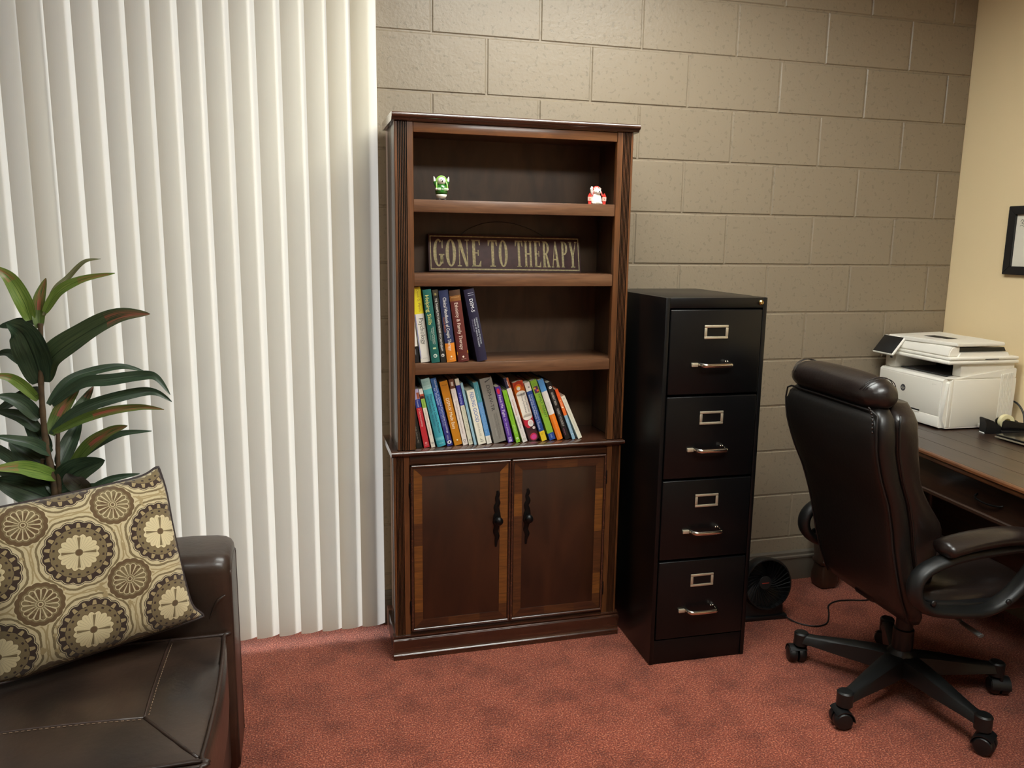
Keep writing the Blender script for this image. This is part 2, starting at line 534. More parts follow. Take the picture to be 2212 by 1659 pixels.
BC_ANG = math.radians(0.2)
BC_O = Vector((-0.193, -0.297, 0))
BCM = Matrix.Translation(BC_O) @ Matrix.Rotation(BC_ANG, 4, 'Z')
bc = empty('bookcase', label='tall dark walnut bookcase with fluted sides, four open shelves and two doors', cat='bookcase', mw=BCM)
BD = 0.262

def profile_x(bm, prof, x0, x1, mi=0):
    """(y, z) section pushed along x, mitre-free"""
    loft(bm, [[Vector((x, y, z)) for y, z in prof] for x in (x0, x1)], mi=mi)

# carcass
for x in (0.022, 0.838):
    bm = NB(); box(bm, x, x + 0.020, 0.02, BD, 0.088, 1.886, .001); build('side_panel', bm, M_SIDE, bc)
bm = NB(); box(bm, 0.043, 0.837, BD - 0.008, BD, 0.088, 1.886); build('back_panel', bm, M_IN, bc)
for x in (0.0425, 0.8325):
    bm = NB(); box(bm, x, x + 0.005, 0.021, BD - 0.009, 0.780, 1.862, .001); build('inner_side', bm, M_IN, bc)
bm = NB(); box(bm, 0.043, 0.837, 0.021, BD - 0.009, 1.864, 1.884, .001); build('top_panel', bm, M_IN, bc)
def stile(x0, x1, z0, z1, lip):
    """front post with six flutes; lip: the side next to the opening"""
    pts = [(x0, 0.020), (x0, 0.002), (x0 + .002, 0)]
    a, b_ = (x0 + .008, x1 - .020) if lip == 'r' else (x0 + .020, x1 - .008)
    nf = 6; pw = (b_ - a) / nf
    for k in range(nf):
        s = a + pw * k
        pts += [(s + pw * .16, 0), (s + pw * .30, .0062), (s + pw * .70, .0062), (s + pw * .84, 0)]
    pts += [(x1 - .002, 0), (x1, .002), (x1, .020)]
    bm = NB()
    prism(bm, pts, z0, z1, lambda p, q, d: Vector((p, q, d)))
    for f in bm.faces:
        c = f.calc_center_median()
        if c.y > .0025 and c.y < .0068 and len(f.verts) == 4: f.material_index = 1
    return build('fluted_stile', bm, [M_WZ, M_GROOVE], bc, smooth=20)
stile(0.020, 0.082, 0.782, 1.884, 'r'); stile(0.800, 0.860, 0.782, 1.884, 'l')
stile(0.003, 0.060, 0.090, 0.756, 'r'); stile(0.800, 0.857, 0.090, 0.756, 'l')
bm = NB(); box(bm, 0.083, 0.799, 0.002, 0.020, 1.853, 1.884, .0015); build('header_rail', bm, wood('header', (132, 84, 48), (92, 56, 32), along='x'), bc)
# crown
bm = NB(); profile_x(bm, [(-.004, 1.885), (-.010, 1.887), (-.012, 1.893), (-.020, 1.896), (-.024, 1.902), (-.022, 1.909), (-.016, 1.912), (BD, 1.912), (BD, 1.885)], 0.010, 0.876)
build('crown_moulding', bm, M_MOLD, bc, smooth=50)
# waist deck with moulded nose
bm = NB(); profile_x(bm, [(0.0, .757), (-.006, .758), (-.009, .763), (-.014, .765), (-.018, .770), (-.017, .776), (-.012, .779), (BD - .009, .779), (BD - .009, .757)], -0.004, 0.864)
build('waist_moulding', bm, M_MOLD, bc, smooth=50)
# shelves with deep front lips
for z0, z1 in ((1.597, 1.638), (1.350, 1.392), (1.046, 1.0855)):
    bm = NB(); box(bm, 0.0825, 0.7995, 0.004, 0.024, z0, z1, .0015)
    box(bm, 0.048, 0.832, 0.024, BD - 0.010, z1 - 0.020, z1, .0005)
    build('shelf', bm, M_SHELF, bc)
# lower rails
bm = NB(); box(bm, 0.061, 0.799, 0.003, 0.020, 0.726, 0.756, .001); build('upper_rail', bm, M_DK, bc)
bm = NB(); box(bm, 0.061, 0.799, 0.003, 0.020, 0.0905, 0.104, .001); build('lower_rail', bm, M_DK, bc)
# plinth: stepped ogee
bm = NB(); profile_x(bm, [(.02, .0), (-.014, .0), (-.014, .012), (-.016, .014), (-.016, .019), (-.012, .022), (-.010, .030), (-.012, .052), (-.016, .066), (-.016, .076), (-.010, .079), (-.004, .081), (-.008, .084), (-.008, .089), (.0, .0903), (.02, .0903)], -0.005, 0.866)
build('plinth_moulding', bm, M_MOLD, bc, smooth=40)
for x in (0.002, 0.838):
    bm = NB(); box(bm, x, x + 0.020, 0.021, BD, 0.0, 0.0875, .001); build('plinth_side', bm, M_DK, bc)
# doors
def door(x0, x1, z0, z1, knob_x, hinge_x):
    bm = NB(); box(bm, x0, x1, -0.004, 0.016, z0, z1, .001)
    d = build('door', bm, M_DOOR, bc)
    # bead frame
    bm = NB(); bw = 0.009
    for (a, b_) in (((x0, z0), (x1, z0)), ((x1, z0), (x1, z1)), ((x1, z1), (x0, z1)), ((x0, z1), (x0, z0))):
        tube(bm, [(a[0], -.005, a[1]), (b_[0], -.005, b_[1])], 0.0050, 8)
    build('bead', bm, M_MOLD, d, smooth=60)
    # cross-banded border, each veneer piece on its own
    iw = 0.030; e = bw - .002
    X0, X1, Z0, Z1 = x0 + e, x1 - e, z0 + e, z1 - e
    def strip(poly, mm):
        bm = NB(); prism(bm, poly, -0.0052, -0.0035, lambda p, q, dd: Vector((p, dd, q)))
        build('inlay_strip', bm, mm, d, smooth=0)
    random.seed(int(x0 * 1000) + 5)
    cuts = [0, .10, .24, .36, .52, .66, .80, 1.0]
    for side in (0, 1):
        xa, xb = (X0, X0 + iw) if side == 0 else (X1 - iw, X1)
        for k in range(7):
            za = Z0 + (Z1 - Z0) * cuts[k]; zb = Z0 + (Z1 - Z0) * cuts[k + 1]
            p = [(xa, za), (xb, za), (xb, zb), (xa, zb)]
            if k == 0:
                p = [(xa, za), (xb, za + iw), (xb, zb), (xa, zb)] if side == 0 else [(xa, za + iw), (xb, za), (xb, zb), (xa, zb)]
            if k == 6:
                p = [(xa, za), (xb, za), (xb, zb - iw), (xa, zb)] if side == 0 else [(xa, za), (xb, za), (xb, zb), (xa, zb - iw)]
            strip(p, random.choice((M_INLAY, M_INLAY2, M_INLAY)))
    for side in (0, 1):
        za, zb = (Z0, Z0 + iw) if side == 0 else (Z1 - iw, Z1)
        for k in range(3):
            xa = X0 + (X1 - X0) * (0, .36, .70)[k]; xb = X0 + (X1 - X0) * (.36, .70, 1)[k]
            if k == 0: p = [(xa, za), (xb, za), (xb, zb), (xa + iw, zb)] if side == 0 else [(xa + iw, za), (xb, za), (xb, zb), (xa, zb)]
            elif k == 2: p = [(xa, za), (xb, za), (xb - iw, zb), (xa, zb)] if side == 0 else [(xa, za), (xb - iw, za), (xb, zb), (xa, zb)]
            else: p = [(xa, za), (xb, za), (xb, zb), (xa, zb)]
            strip(p, (M_DK, M_INLAY2, M_DK)[k])
    # scrolled iron back plate and round knob
    kz = 0.506
    bm = NB()
    L = [(0, .108, .003), (.004, .094, .006), (-.002, .080, .0055), (.004, .062, .008), (-.005, .045, .008), (.002, .026, .0085), (0, .010, .012), (0, -.012, .014), (-.001, -.030, .008), (-.006, -.048, .008), (.002, -.066, .008), (-.003, -.084, .005), (-.004, -.106, .003)]
    pts = catmull([(knob_x + a * .8, -.0058, kz + b_) for a, b_, c in L], 4); rr = []
    for i in range(len(L) - 1): rr += [L[i][2] + (L[i + 1][2] - L[i][2]) * k / 4 for k in range(4)]
    rr.append(L[-1][2])
    tube(bm, pts, [r * 1.15 for r in rr], 8, flat_=.25, up=(0, 1, 0))
    build('handle_plate', bm, M_BLACKMETAL, d, smooth=60)
    bm = NB()
    lathe(bm, [(.006, 0), (.005, .006), (.0055, .012), (.012, .016), (.0165, .022), (.0155, .030), (.009, .036), (.001, .0375)], 20, Matrix.Translation((knob_x, -.0065, kz)) @ Matrix.Rotation(PI / 2, 4, 'X'))
    build('knob', bm, M_BLACKMETAL, d, smooth=60)
    for hz in (z0 + .085, z1 - .085):
        bm = NB()
        lathe(bm, [(.0032, -.026), (.0040, -.024), (.0040, .024), (.0032, .026)], 10, Matrix.Translation((hinge_x, -.004, hz)))
        build('hinge', bm, M_BLACKMETAL, d)
door(0.066, 0.424, 0.108, 0.722, 0.377, 0.0605)
door(0.434, 0.794, 0.108, 0.722, 0.491, 0.7995)

# ------------------------------------------------------------------ books
M_PAGE = mat('page_edge', (226, 215, 188), 0.9, var=.15, vscale=500, stretch=(1, .05, .05))
def book(key, x0, d, zb, th, h, lean, dep, bands, texts, label, group, rough=0.35, rnd=0.0, extra=None):
    M = BCM @ Matrix.Translation((x0, d, zb)) @ Matrix.Rotation(math.radians(-lean), 4, 'Y')
    root = empty('book', label=label, cat='book', group=group, mw=M)
    t_ = 0.0016 if rnd == 0 else 0.0026
    mats = []; bm = NB()
    cut = [b_[0] for b_ in bands] + [1.0]
    for i, (f0, col) in enumerate(bands):
        m = flat(col, rough); mats.append(m)
        za, zc = h * (1 - cut[i + 1]), h * (1 - f0)
        N = 6
        sp = [(th * k / N, -rnd * (1 - (2 * k / N - 1) ** 2)) for k in range(N + 1)]
        outer = [(0, dep)] + sp + [(th, dep), (th - t_, dep), (th - t_, .003), (t_, .003), (t_, dep)]
        t = bmesh.new()
        prism(t, outer, za, zc, lambda a, b_, q: Vector((a, b_, q)))
        merge(bm, t, i)
    build('cover', bm, mats, root, smooth=30)
    bm = NB(); box(bm, t_ + .0002, th - t_ - .0002, .0034, dep - .003, .002, h - .002)
    build('page_block', bm, M_PAGE, root, smooth=0)
    if texts or extra:
        bm = NB(); tm = []; yy = -0.0004 - rnd
        def mi(col):
            m = flat(col, rough)
            if m not in tm: tm.append(m)
            return tm.index(m)
        for (s, col, f0, f1, xc, ht, *opt) in texts:
            xb = th * xc - ht / 2
            if opt and opt[0] == 'up':       # lettering that stands upright across the spine
                put_text(bm, s, (th * f0, yy, h * (1 - xc)), (1, 0, 0), (0, 0, 1), th * (f1 - f0), ht, mi(col))
            else:
                put_text(bm, s, (xb, yy, h * (1 - f0)), (0, 0, -1), (1, 0, 0), h * (f1 - f0), ht, mi(col), shear=(opt[0] if opt else 0))
        if extra: extra(bm, mi, th, h, yy)
        finish(build('spine_print', bm, tm, root, smooth=0), kind='stuff')
    return root
def rect(bm, mi, th, h, yy, x0, x1, f0, f1, col, dy=0.0):
    quad(bm, [(th * x0, yy + dy, h * (1 - f1)), (th * x1, yy + dy, h * (1 - f1)), (th * x1, yy + dy, h * (1 - f0)), (th * x0, yy + dy, h * (1 - f0))], mi(col))
def blob(bm, mi, th, h, yy, x, f, r, col, dy=-.0001, r2=None):
    disc(bm, (th * x, yy + dy, h * (1 - f)), (1, 0, 0), (0, 0, 1), r, mi(col), 18, r2)

G1 = 'books on the middle shelf'; Z1 = 1.086
book('A', .0675, .0225, Z1, .0088, .222, 4.9, .17, [(0, '1e6f6e'), (.12, '26306a')],
     [('WORKBOOK', 'd8dcee', .30, .55, .55, .007)], 'navy book with blue squares, leftmost and half hidden on the middle shelf', G1,
     extra=lambda bm, mi, th, h, yy: (rect(bm, mi, th, h, yy, .10, .98, .60, .68, 'dfe6f2'), rect(bm, mi, th, h, yy, .40, .98, .80, .875, '2f62c8'), rect(bm, mi, th, h, yy, .4, .95, .90, .912, 'e6e9f2'), rect(bm, mi, th, h, yy, .4, .95, .93, .942, 'e6e9f2')))
book('B', .0825, .0220, Z1, .0180, .257, 6.2, .18, [(0, '11605c'), (.17, 'ece9df'), (.78, '1c1c1e')],
     [('MIND OVER MOOD', '3a3a3a', .32, .66, .5, .0065), ('PADESKY', 'c8c8c8', .82, .90, .5, .003)], 'white spined book with teal top and black foot on the middle shelf', G1)
book('C', .1065, .0235, Z1, .0320, .2600, 7.3, .20, [(0, 'f2e233'), (.352, 'efece0')],
     [('David G. Myers', 'b58a3c', .03, .32, .66, .009), ('Psychology', '5a5a58', .41, .76, .62, .015), ('WORTH', 'b8b6ac', .25, .75, .955, .004, 'up')],
     'white textbook with bright yellow top and blue stripe on the middle shelf', G1, rnd=.002,
     extra=lambda bm, mi, th, h, yy: rect(bm, mi, th, h, yy + .0018, .02, .20, .352, .945, '6470b4'))
book('D', .1415, .006, Z1, .0285, .2535, 7.0, .19, [(0, '1c5e57')],
     [('Helping Skills', 'd9d27a', .075, .475, .42, .0135), ('Facilitating Exploration,', 'cfd6c4', .51, .75, .70, .0045), ('Insight, and Action', 'cfd6c4', .53, .74, .50, .0045), ('Second Edition', 'b9c6b5', .57, .69, .25, .003)],
     'dark green book with pale yellow lettering on the middle shelf', G1, rnd=.002,
     extra=lambda bm, mi, th, h, yy: (rect(bm, mi, th, h, yy, .35, .72, .79, .812, 'b9d09c'), blob(bm, mi, th, h, yy, .52, .905, .0065, 'd8e0d2'), blob(bm, mi, th, h, yy, .50, .907, .004, '5c8a80', -.0002)))
book('E', .1745, .009, Z1, .0180, .2530, 6.8, .18, [(0, '3b352a'), (.08, '23231f')],
     [('THE THERAPEUTIC FRAMES IN BRIEF PSYCHOTHERAPY', 'efeee6', .115, .845, .48, .0075)],
     'thin black book with white capitals between the green and navy books', G1,
     extra=lambda bm, mi, th, h, yy: (rect(bm, mi, th, h, yy, .3, .65, .045, .075, '8f8450'), blob(bm, mi, th, h, yy, .5, .90, .0055, 'e0e0da'), blob(bm, mi, th, h, yy, .46, .902, .0032, '77776f', -.0002)))
book('F', .1965, .014, Z1, .0330, .2505, 6.9, .19, [(0, '2a3355'), (.735, 'd8842a')],
     [('Clinical Handbook of Couple Therapy', 'f0ede4', .10, .84, .52, .0120), ('Fourth Edition', 'cf7a3a', .375, .58, .20, .005), ('GUILFORD', 'f0d9b0', .30, .75, .965, .003, 'up')],
     'navy book with orange foot and tall white lettering on the middle shelf', G1, rnd=.003,
     extra=lambda bm, mi, th, h, yy: blob(bm, mi, th, h, yy, .52, .925, .003, 'f2e2c4'))
book('G', .2358, .010, Z1, .0385, .2510, 7.9, .19, [(0, '4c3426'), (.075, '83552a'), (.15, '5f2a26')],
     [('Ethnicity & Family Therapy', 'ead9c8', .175, .83, .50, .0125), ('Third Edition', '7a3a1e', .08, .88, .872, .0035, 'up'), ('GUILFORD', 'e0c0a8', .3, .75, .968, .003, 'up'), ('McGoldrick', 'c9a06a', .15, .85, .105, .004, 'up')],
     'maroon hardback with yellow band near the foot on the middle shelf', G1, rnd=.004,
     extra=lambda bm, mi, th, h, yy: (rect(bm, mi, th, h, yy, .0, 1.0, .852, .895, 'e0a52c', .0038), blob(bm, mi, th, h, yy, .5, .93, .0035, 'eeddcc')))
book('H', .3040, .012, Z1, .0365, .2560, 11.4, .19, [(0, '26243c')],
     [('DSM-5', 'f4f4f6', .135, .315, .52, .0125), ('DIAGNOSTIC AND STATISTICAL', 'd9e3ea', .40, .77, .70, .0052), ('MANUAL OF MENTAL DISORDERS', 'd9dfe8', .41, .80, .47, .0052), ('FIFTH EDITION', '8a88a4', .415, .58, .25, .0038)],
     'navy hardback with white letters leaning at the right end of the middle shelf row', G1, rnd=.004,
     extra=lambda bm, mi, th, h, yy: (rect(bm, mi, th, h, yy, .3, .85, .055, .060, 'b8b8c8'), rect(bm, mi, th, h, yy, .3, .85, .083, .088, 'b8b8c8')))

G2 = 'books on the bottom shelf'; Z2 = .7794
book('1', .0710, .023, Z2, .0150, .136, 9.3, .16, [(0, 'e9e4d0'), (.70, 'e6d24c')],
     [('Our Conditions', '4a4a3c', .22, .80, .5, .008, .2)], 'yellow and cream book half hidden at the left end of the bottom shelf', G2)
book('2', .0890, .024, Z2, .0205, .2325, 9.8, .16, [(0, '24241f')],
     [('Windows to Our Children', 'cfcbb8', .07, .46, .5, .0085, .2), ('Violet Oaklander PhD', '9a988c', .66, .92, .5, .0055, .2)], 'black book with cream italic lettering near the left end of the bottom shelf', G2)
book('3', .1165, .027, Z2, .0195, .2145, 10.9, .16, [(0, 'b9b2d4'), (.17, '2b3c8c'), (.315, 'c03038')],
     [('Essentials', 'd9dcf0', .19, .30, .5, .006), ('of Child Psychopathology', 'f0d4d0', .33, .64, .5, .0055), ('WILEY', 'f0d8d4', .2, .8, .965, .0025, 'up')], 'red book with navy band and lilac top on the bottom shelf', G2,
     extra=lambda bm, mi, th, h, yy: (rect(bm, mi, th, h, yy, .55, .97, .06, .165, 'a85a3c'), blob(bm, mi, th, h, yy, .5, .925, .0042, 'e4a8a4'), blob(bm, mi, th, h, yy, .5, .925, .0022, 'c03038', -.0002)))
book('4', .1425, .026, Z2, .0135, .2165, 12.0, .16, [(0, 'e8e4da'), (.085, 'b5543c'), (.165, '98bf55'), (.32, 'e6dfcf')],
     [('Essentials', '6d8f3c', .19, .30, .5, .0045), ('of Crisis Counseling and Intervention', 'b0685a', .34, .79, .5, .0042), ('WILEY', '7a7468', .15, .85, .965, .0022, 'up')], 'thin cream book with lime green band next to the red book', G2,
     extra=lambda bm, mi, th, h, yy: (rect(bm, mi, th, h, yy, .1, .9, .12, .162, '3a221c'), blob(bm, mi, th, h, yy, .5, .925, .0038, '8a857a'), blob(bm, mi, th, h, yy, .5, .925, .002, 'e6dfcf', -.0002)))
book('5', .1645, .029, Z2, .0305, .2530, 13.5, .17, [(0, '9fc2bd'), (.10, 'b4d8d2'), (.155, '5cb9c0'), (.225, '43a4b4'), (.86, '66bcc6'), (.91, '3f9fae')],
     [('Measures for Clinical Practice', '1f3c4a', .235, .80, .68, .0085), ('and Research,', '1f3c4a', .25, .50, .34, .0085), ('4th Edition', '2f6f86', .52, .69, .34, .0075), ('VOLUME 1', 'a9dbe0', .15, .65, .89, .0042, 'up'), ('OXFORD', '9fd4da', .2, .8, .962, .0045, 'up'), ('FISCHER', '7fa5a4', .2, .8, .05, .004, 'up'), ('CORCORAN', '86aeac', .15, .85, .125, .004, 'up')],
     'wide turquoise book with dark lettering on the bottom shelf', G2, rnd=.004)
book('6', .2005, .030, Z2, .0200, .2550, 13.9, .17, [(0, '2c5f9c'), (.16, '2d59a4'), (.38, '2f4590'), (.55, '30347c')],
     [('Handbook of Clinical Psychopharmacology', 'dfe6f2', .03, .815, .70, .0062), ('for Therapists', 'dfe6f2', .14, .39, .32, .0062), ('FIFTH EDITION', '8fa0d0', .42, .70, .32, .0062), ('Preston O\'Neal Talaga', 'd8dcf0', .84, .905, .5, .0075)],
     'blue book with white lettering left of the orange book on the bottom shelf', G2, extra=lambda bm, mi, th, h, yy: (blob(bm, mi, th, h, yy, .52, .945, .0075, 'f2f2f2', r2=.0068), blob(bm, mi, th, h, yy, .52, .945, .0032, '1d2040', -.0002)))
book('7', .2275, .034, Z2, .0280, .2400, 13.3, .17, [(0, 'c9821e')],
     [('DSM-IV Made Easy', 'fbf3dc', .265, .745, .50, .0120), ('Morrison', '4a3210', .2, .85, .07, .0050, 'up'), ('GUILFORD', 'a0661a', .25, .75, .955, .003, 'up')],
     'orange paperback with bold cream lettering on the bottom shelf', G2, extra=lambda bm, mi, th, h, yy: blob(bm, mi, th, h, yy, .5, .92, .003, 'f6e6c4'))
book('8', .2590, .034, Z2, .0172, .2470, 12.6, .16, [(0, '6a4230'), (.14, 'ece2da')],
     [('The Couples Psychotherapy Treatment Planner', '6a5048', .32, .83, .5, .0042), ('Jongsma', 'b8a8a0', .20, .30, .45, .003), ('WILEY', '6a645c', .2, .8, .968, .0022, 'up')],
     'white book with brown top right of the orange book', G2, extra=lambda bm, mi, th, h, yy: (rect(bm, mi, th, h, yy, .3, .75, .04, .10, 'd8c8bc'), blob(bm, mi, th, h, yy, .5, .93, .0048, '8a8480'), blob(bm, mi, th, h, yy, .5, .93, .003, 'ece2da', -.0002)))
book('9', .2805, .034, Z2, .0145, .2490, 12.5, .16, [(0, 'dcd6c4'), (.10, '34389a'), (.40, 'e2dfc8')],
     [('In Psychology', 'c9d2f0', .215, .385, .5, .0068), ('STATISTICS PLAIN II', 'b4c09c', .42, .78, .5, .0065), ('WILEY', '6a645c', .2, .8, .968, .0022, 'up')],
     'cream book with indigo upper part on the bottom shelf', G2, extra=lambda bm, mi, th, h, yy: (blob(bm, mi, th, h, yy, .5, .93, .0045, '8a8480'), blob(bm, mi, th, h, yy, .5, .93, .0028, 'e2dfc8', -.0002)))
book('10', .2992, .030, Z2, .0085, .2340, 13.0, .16, [(0, '9cc4d4')], [('PUBLICATION MANUAL', '7fb0c6', .10, .60, .5, .0042)], 'thinnest pale blue book on the bottom shelf', G2)
book('11', .3140, .028, Z2, .0280, .2050, 12.8, .13, [(0, 'f0ecd8')],
     [('FEELING', '2f66b4', .045, .30, .56, .0135), ('GOOD', '2f66b4', .33, .59, .56, .0135), ('David D. Burns, M.D.', '8a8a80', .615, .855, .55, .0070)],
     'cream paperback with blue title beside the teal book', G2, extra=lambda bm, mi, th, h, yy: (rect(bm, mi, th, h, yy, .35, .75, .945, .953, '4a4a48'), blob(bm, mi, th, h, yy, .56, .905, .0045, '4a4a48'), blob(bm, mi, th, h, yy, .60, .90, .0040, 'f0ecd8', -.0002)))
book('12', .3475, .033, Z2, .0175, .2330, 13.4, .16, [(0, '4f9aa6'), (.32, '5a94cc'), (.87, 'e9e6da')],
     [('Corey Corey Callanan', 'a9d2d8', .05, .28, .5, .0048), ('ISSUES AND ETHICS IN THE', '9cc4e6', .33, .76, .70, .0055), ('HELPING PROFESSIONS 7e', '9cc4e6', .34, .82, .35, .0055), ('CENGAGE', 'a8a498', .90, .97, .5, .0035)],
     'teal and blue book with white foot left of the thick grey book', G2)
book('13', .3745, .036, Z2, .0445, .2455, 13.6, .17, [(0, '8b8880')],
     [('DSM-IV-TR', '2c2c2e', .115, .515, .56, .0130), ('DIAGNOSTIC AND STATISTICAL', '5f5e5a', .55, .90, .72, .0050), ('MANUAL OF MENTAL DISORDERS', '5f5e5a', .56, .95, .55, .0050), ('FOURTH EDITION', 'a09e96', .565, .74, .38, .0042), ('TEXT REVISION', 'b4b2aa', .77, .90, .38, .0042)],
     'thickest grey book in the middle of the bottom shelf', G2, extra=lambda bm, mi, th, h, yy: (quad(bm, [(th * .35, yy, h * .945), (th * .42, yy, h * .93), (th * .85, yy, h * .965), (th * .85, yy, h * .975)], mi('3a3a3c'))))
book('14', .4270, .033, Z2, .0192, .2150, 14.2, .15, [(0, '5b3a9a')],
     [('Hold Me Tight', 'f4eef8', .15, .54, .50, .0095, .1), ('Dr. Sue Johnson', 'd8cfee', .57, .87, .5, .0065)],
     'purple book with red heart mark on the bottom shelf', G2, extra=lambda bm, mi, th, h, yy: (blob(bm, mi, th, h, yy, .42, .08, .0055, 'e02c50', r2=.011), rect(bm, mi, th, h, yy, .2, .75, .905, .985, 'cfc4e6'), rect(bm, mi, th, h, yy, .42, .5, .905, .96, '5b3a9a', -.0001), rect(bm, mi, th, h, yy, .2, .75, .93, .936, '5b3a9a', -.0001)))
book('15', .4560, .028, Z2, .0150, .2030, 15.9, .15, [(0, '86c232')],
     [('It Takes Families Making Therapy Work', '5f9a20', .09, .58, .5, .0048), ('JAY HALEY', 'd6ecb0', .66, .83, .5, .0055)],
     'bright lime green thin book next to the purple book', G2, extra=lambda bm, mi, th, h, yy: (blob(bm, mi, th, h, yy, .5, .92, .0042, 'e8f6d0'), blob(bm, mi, th, h, yy, .5, .92, .0017, '86c232', -.0002)))
book('16', .4810, .028, Z2, .0170, .2510, 17.8, .16, [(0, '34304a'), (.155, 'e9e4dc')],
     [('The Child Psychotherapy', 'c03c44', .33, .58, .5, .0055), ('Treatment Planner', '5a5450', .60, .79, .5, .0055), ('SECOND ED', 'b8b2aa', .815, .91, .5, .0045)],
     'white book with dark and orange top right of the lime green book', G2, extra=lambda bm, mi, th, h, yy: (rect(bm, mi, th, h, yy, .55, .99, .0, .155, 'b8643a'), rect(bm, mi, th, h, yy, .48, .62, .04, .12, 'f0e6dc', -.0001), blob(bm, mi, th, h, yy, .5, .955, .0042, '9a958e'), blob(bm, mi, th, h, yy, .5, .955, .003, 'e9e4dc', -.0002)))
def group_cover(bm, mi, th, h, yy):
    for x, f, r, c, r2 in ((.5, .06, .016, 'a8301c', .016), (.45, .09, .012, 'e06a24', .012), (.42, .105, .008, 'f6c84c', .008)):
        blob(bm, mi, th, h, yy, x, f, r, c, -.0001 - .00005 * (f * 100), r2)
    rect(bm, mi, th, h, yy, .04, .97, .20, .60, 'efe9dc', -.0008); blob(bm, mi, th, h, yy, .505, .20, .0180, 'efe9dc', -.0008, .010); blob(bm, mi, th, h, yy, .505, .60, .0180, 'efe9dc', -.0008, .012)
    blob(bm, mi, th, h, yy, .35, .70, .012, 'c0283c', -.0003, .02); blob(bm, mi, th, h, yy, .85, .64, .005, 'c8303c', -.0003, .008)
    blob(bm, mi, th, h, yy, .52, .93, .019, '4a2a2c', -.0003, .022); blob(bm, mi, th, h, yy, .54, .945, .0135, 'c83050', -.0004, .014); blob(bm, mi, th, h, yy, .56, .95, .010, 'd84a94', -.0005, .009)
    blob(bm, mi, th, h, yy, .62, .715, .0105, 'f4eee6', -.0009, .0135); blob(bm, mi, th, h, yy, .80, .805, .0055, 'f0e2da', -.0009)
    blob(bm, mi, th, h, yy, .42, .115, .0065, 'f6efe0', -.0010)
    O = yy - .0012
    put_text(bm, 'The Theory and Practice', (th * .72, O, h * .805), (0, 0, -1), (1, 0, 0), h * .335, .0060, mi('3a3634'))
    put_text(bm, 'of Group Psychotherapy', (th * .45, O, h * .800), (0, 0, -1), (1, 0, 0), h * .335, .0060, mi('3a3634'))
    put_text(bm, 'OVER A', (th * .47, O, h * .300), (1, 0, 0), (0, 0, 1), .0105, .0026, mi('b02c34')); put_text(bm, 'MILLION', (th * .45, O, h * .282), (1, 0, 0), (0, 0, 1), .0125, .0026, mi('b02c34')); put_text(bm, 'SOLD', (th * .49, O, h * .264), (1, 0, 0), (0, 0, 1), .0085, .0024, mi('6a5a54'))
book('17', .5085, .040, Z2, .0385, .2300, 17.2, .17, [(0, 'c24a2a'), (.10, 'd2691e'), (.60, 'a02a2c'), (.74, '3a2426')], [], 'thick book with round flame top, white panel and pink circle on the bottom shelf', G2, extra=group_cover)
book('18', .5545, .030, Z2, .0195, .2310, 18.2, .16, [(0, 'e2ddd0'), (.145, '25478a'), (.835, 'e6c42e')],
     [('Suicide Risk and Recovery:', 'dfe6f0', .20, .62, .30, .0066), ('A Workbook', 'dfe6f0', .64, .80, .30, .0066), ('Narrative and Approach in', 'c2d0e6', .21, .70, .68, .0060)],
     'blue book with white top and yellow foot on the bottom shelf', G2, extra=lambda bm, mi, th, h, yy: (blob(bm, mi, th, h, yy, .6, .08, .0035, '9a968c'), rect(bm, mi, th, h, yy, .25, .75, .865, .873, 'b89a20'), rect(bm, mi, th, h, yy, .25, .65, .885, .893, 'b89a20')))
book('19', .5860, .034, Z2, .0230, .2395, 19.6, .17, [(0, '8cb83c'), (.885, '274a94')],
     [('FAMILY THERAPY', '2c4a30', .235, .625, .70, .0095), ('IN OVERVIEW', 'b0702a', .34, .55, .30, .0070), ('SAGE', 'c2cfe6', .905, .965, .5, .0058)],
     'green book with square picture near the top and blue foot on the bottom shelf', G2, extra=lambda bm, mi, th, h, yy: (rect(bm, mi, th, h, yy, .18, .90, .10, .21, '5a2c4e'), blob(bm, mi, th, h, yy, .35, .13, .0040, 'e09a3c', -.0002), blob(bm, mi, th, h, yy, .70, .175, .0042, 'd8682c', -.0002), blob(bm, mi, th, h, yy, .5, .155, .0035, '7a3a9a', -.0003), rect(bm, mi, th, h, yy, .15, .85, .055, .058, '5a8a24'), rect(bm, mi, th, h, yy, .15, .85, .075, .078, '5a8a24')))
book('20', .6155, .033, Z2, .0215, .2410, 19.8, .17, [(0, '5b9ad4'), (.19, 'e4dfd6'), (.575, 'ec7c1e')],
     [('SILENT', 'c8c2b8', .37, .48, .5, .0052), ('DIFFERENT FUNCTIONING', 'f2b06a', .60, .97, .5, .0060)],
     'book striped sky blue, white and orange on the bottom shelf', G2, rnd=.002)
book('21', .6475, .034, Z2, .0185, .2310, 20.4, .16, [(0, '22201e')],
     [('GILBERT REID', 'd9d5cc', .17, .40, .5, .0078), ('MARRY YOURSELF', 'c9c5bc', .46, .77, .5, .0085), ('Harper', 'c07a9a', .80, .93, .40, .0042)],
     'black book right of the orange footed book on the bottom shelf', G2, extra=lambda bm, mi, th, h, yy: (blob(bm, mi, th, h, yy, .5, .09, .0055, 'f2f0ea'), rect(bm, mi, th, h, yy, .35, .60, .085, .093, '22201e', -.0002)))
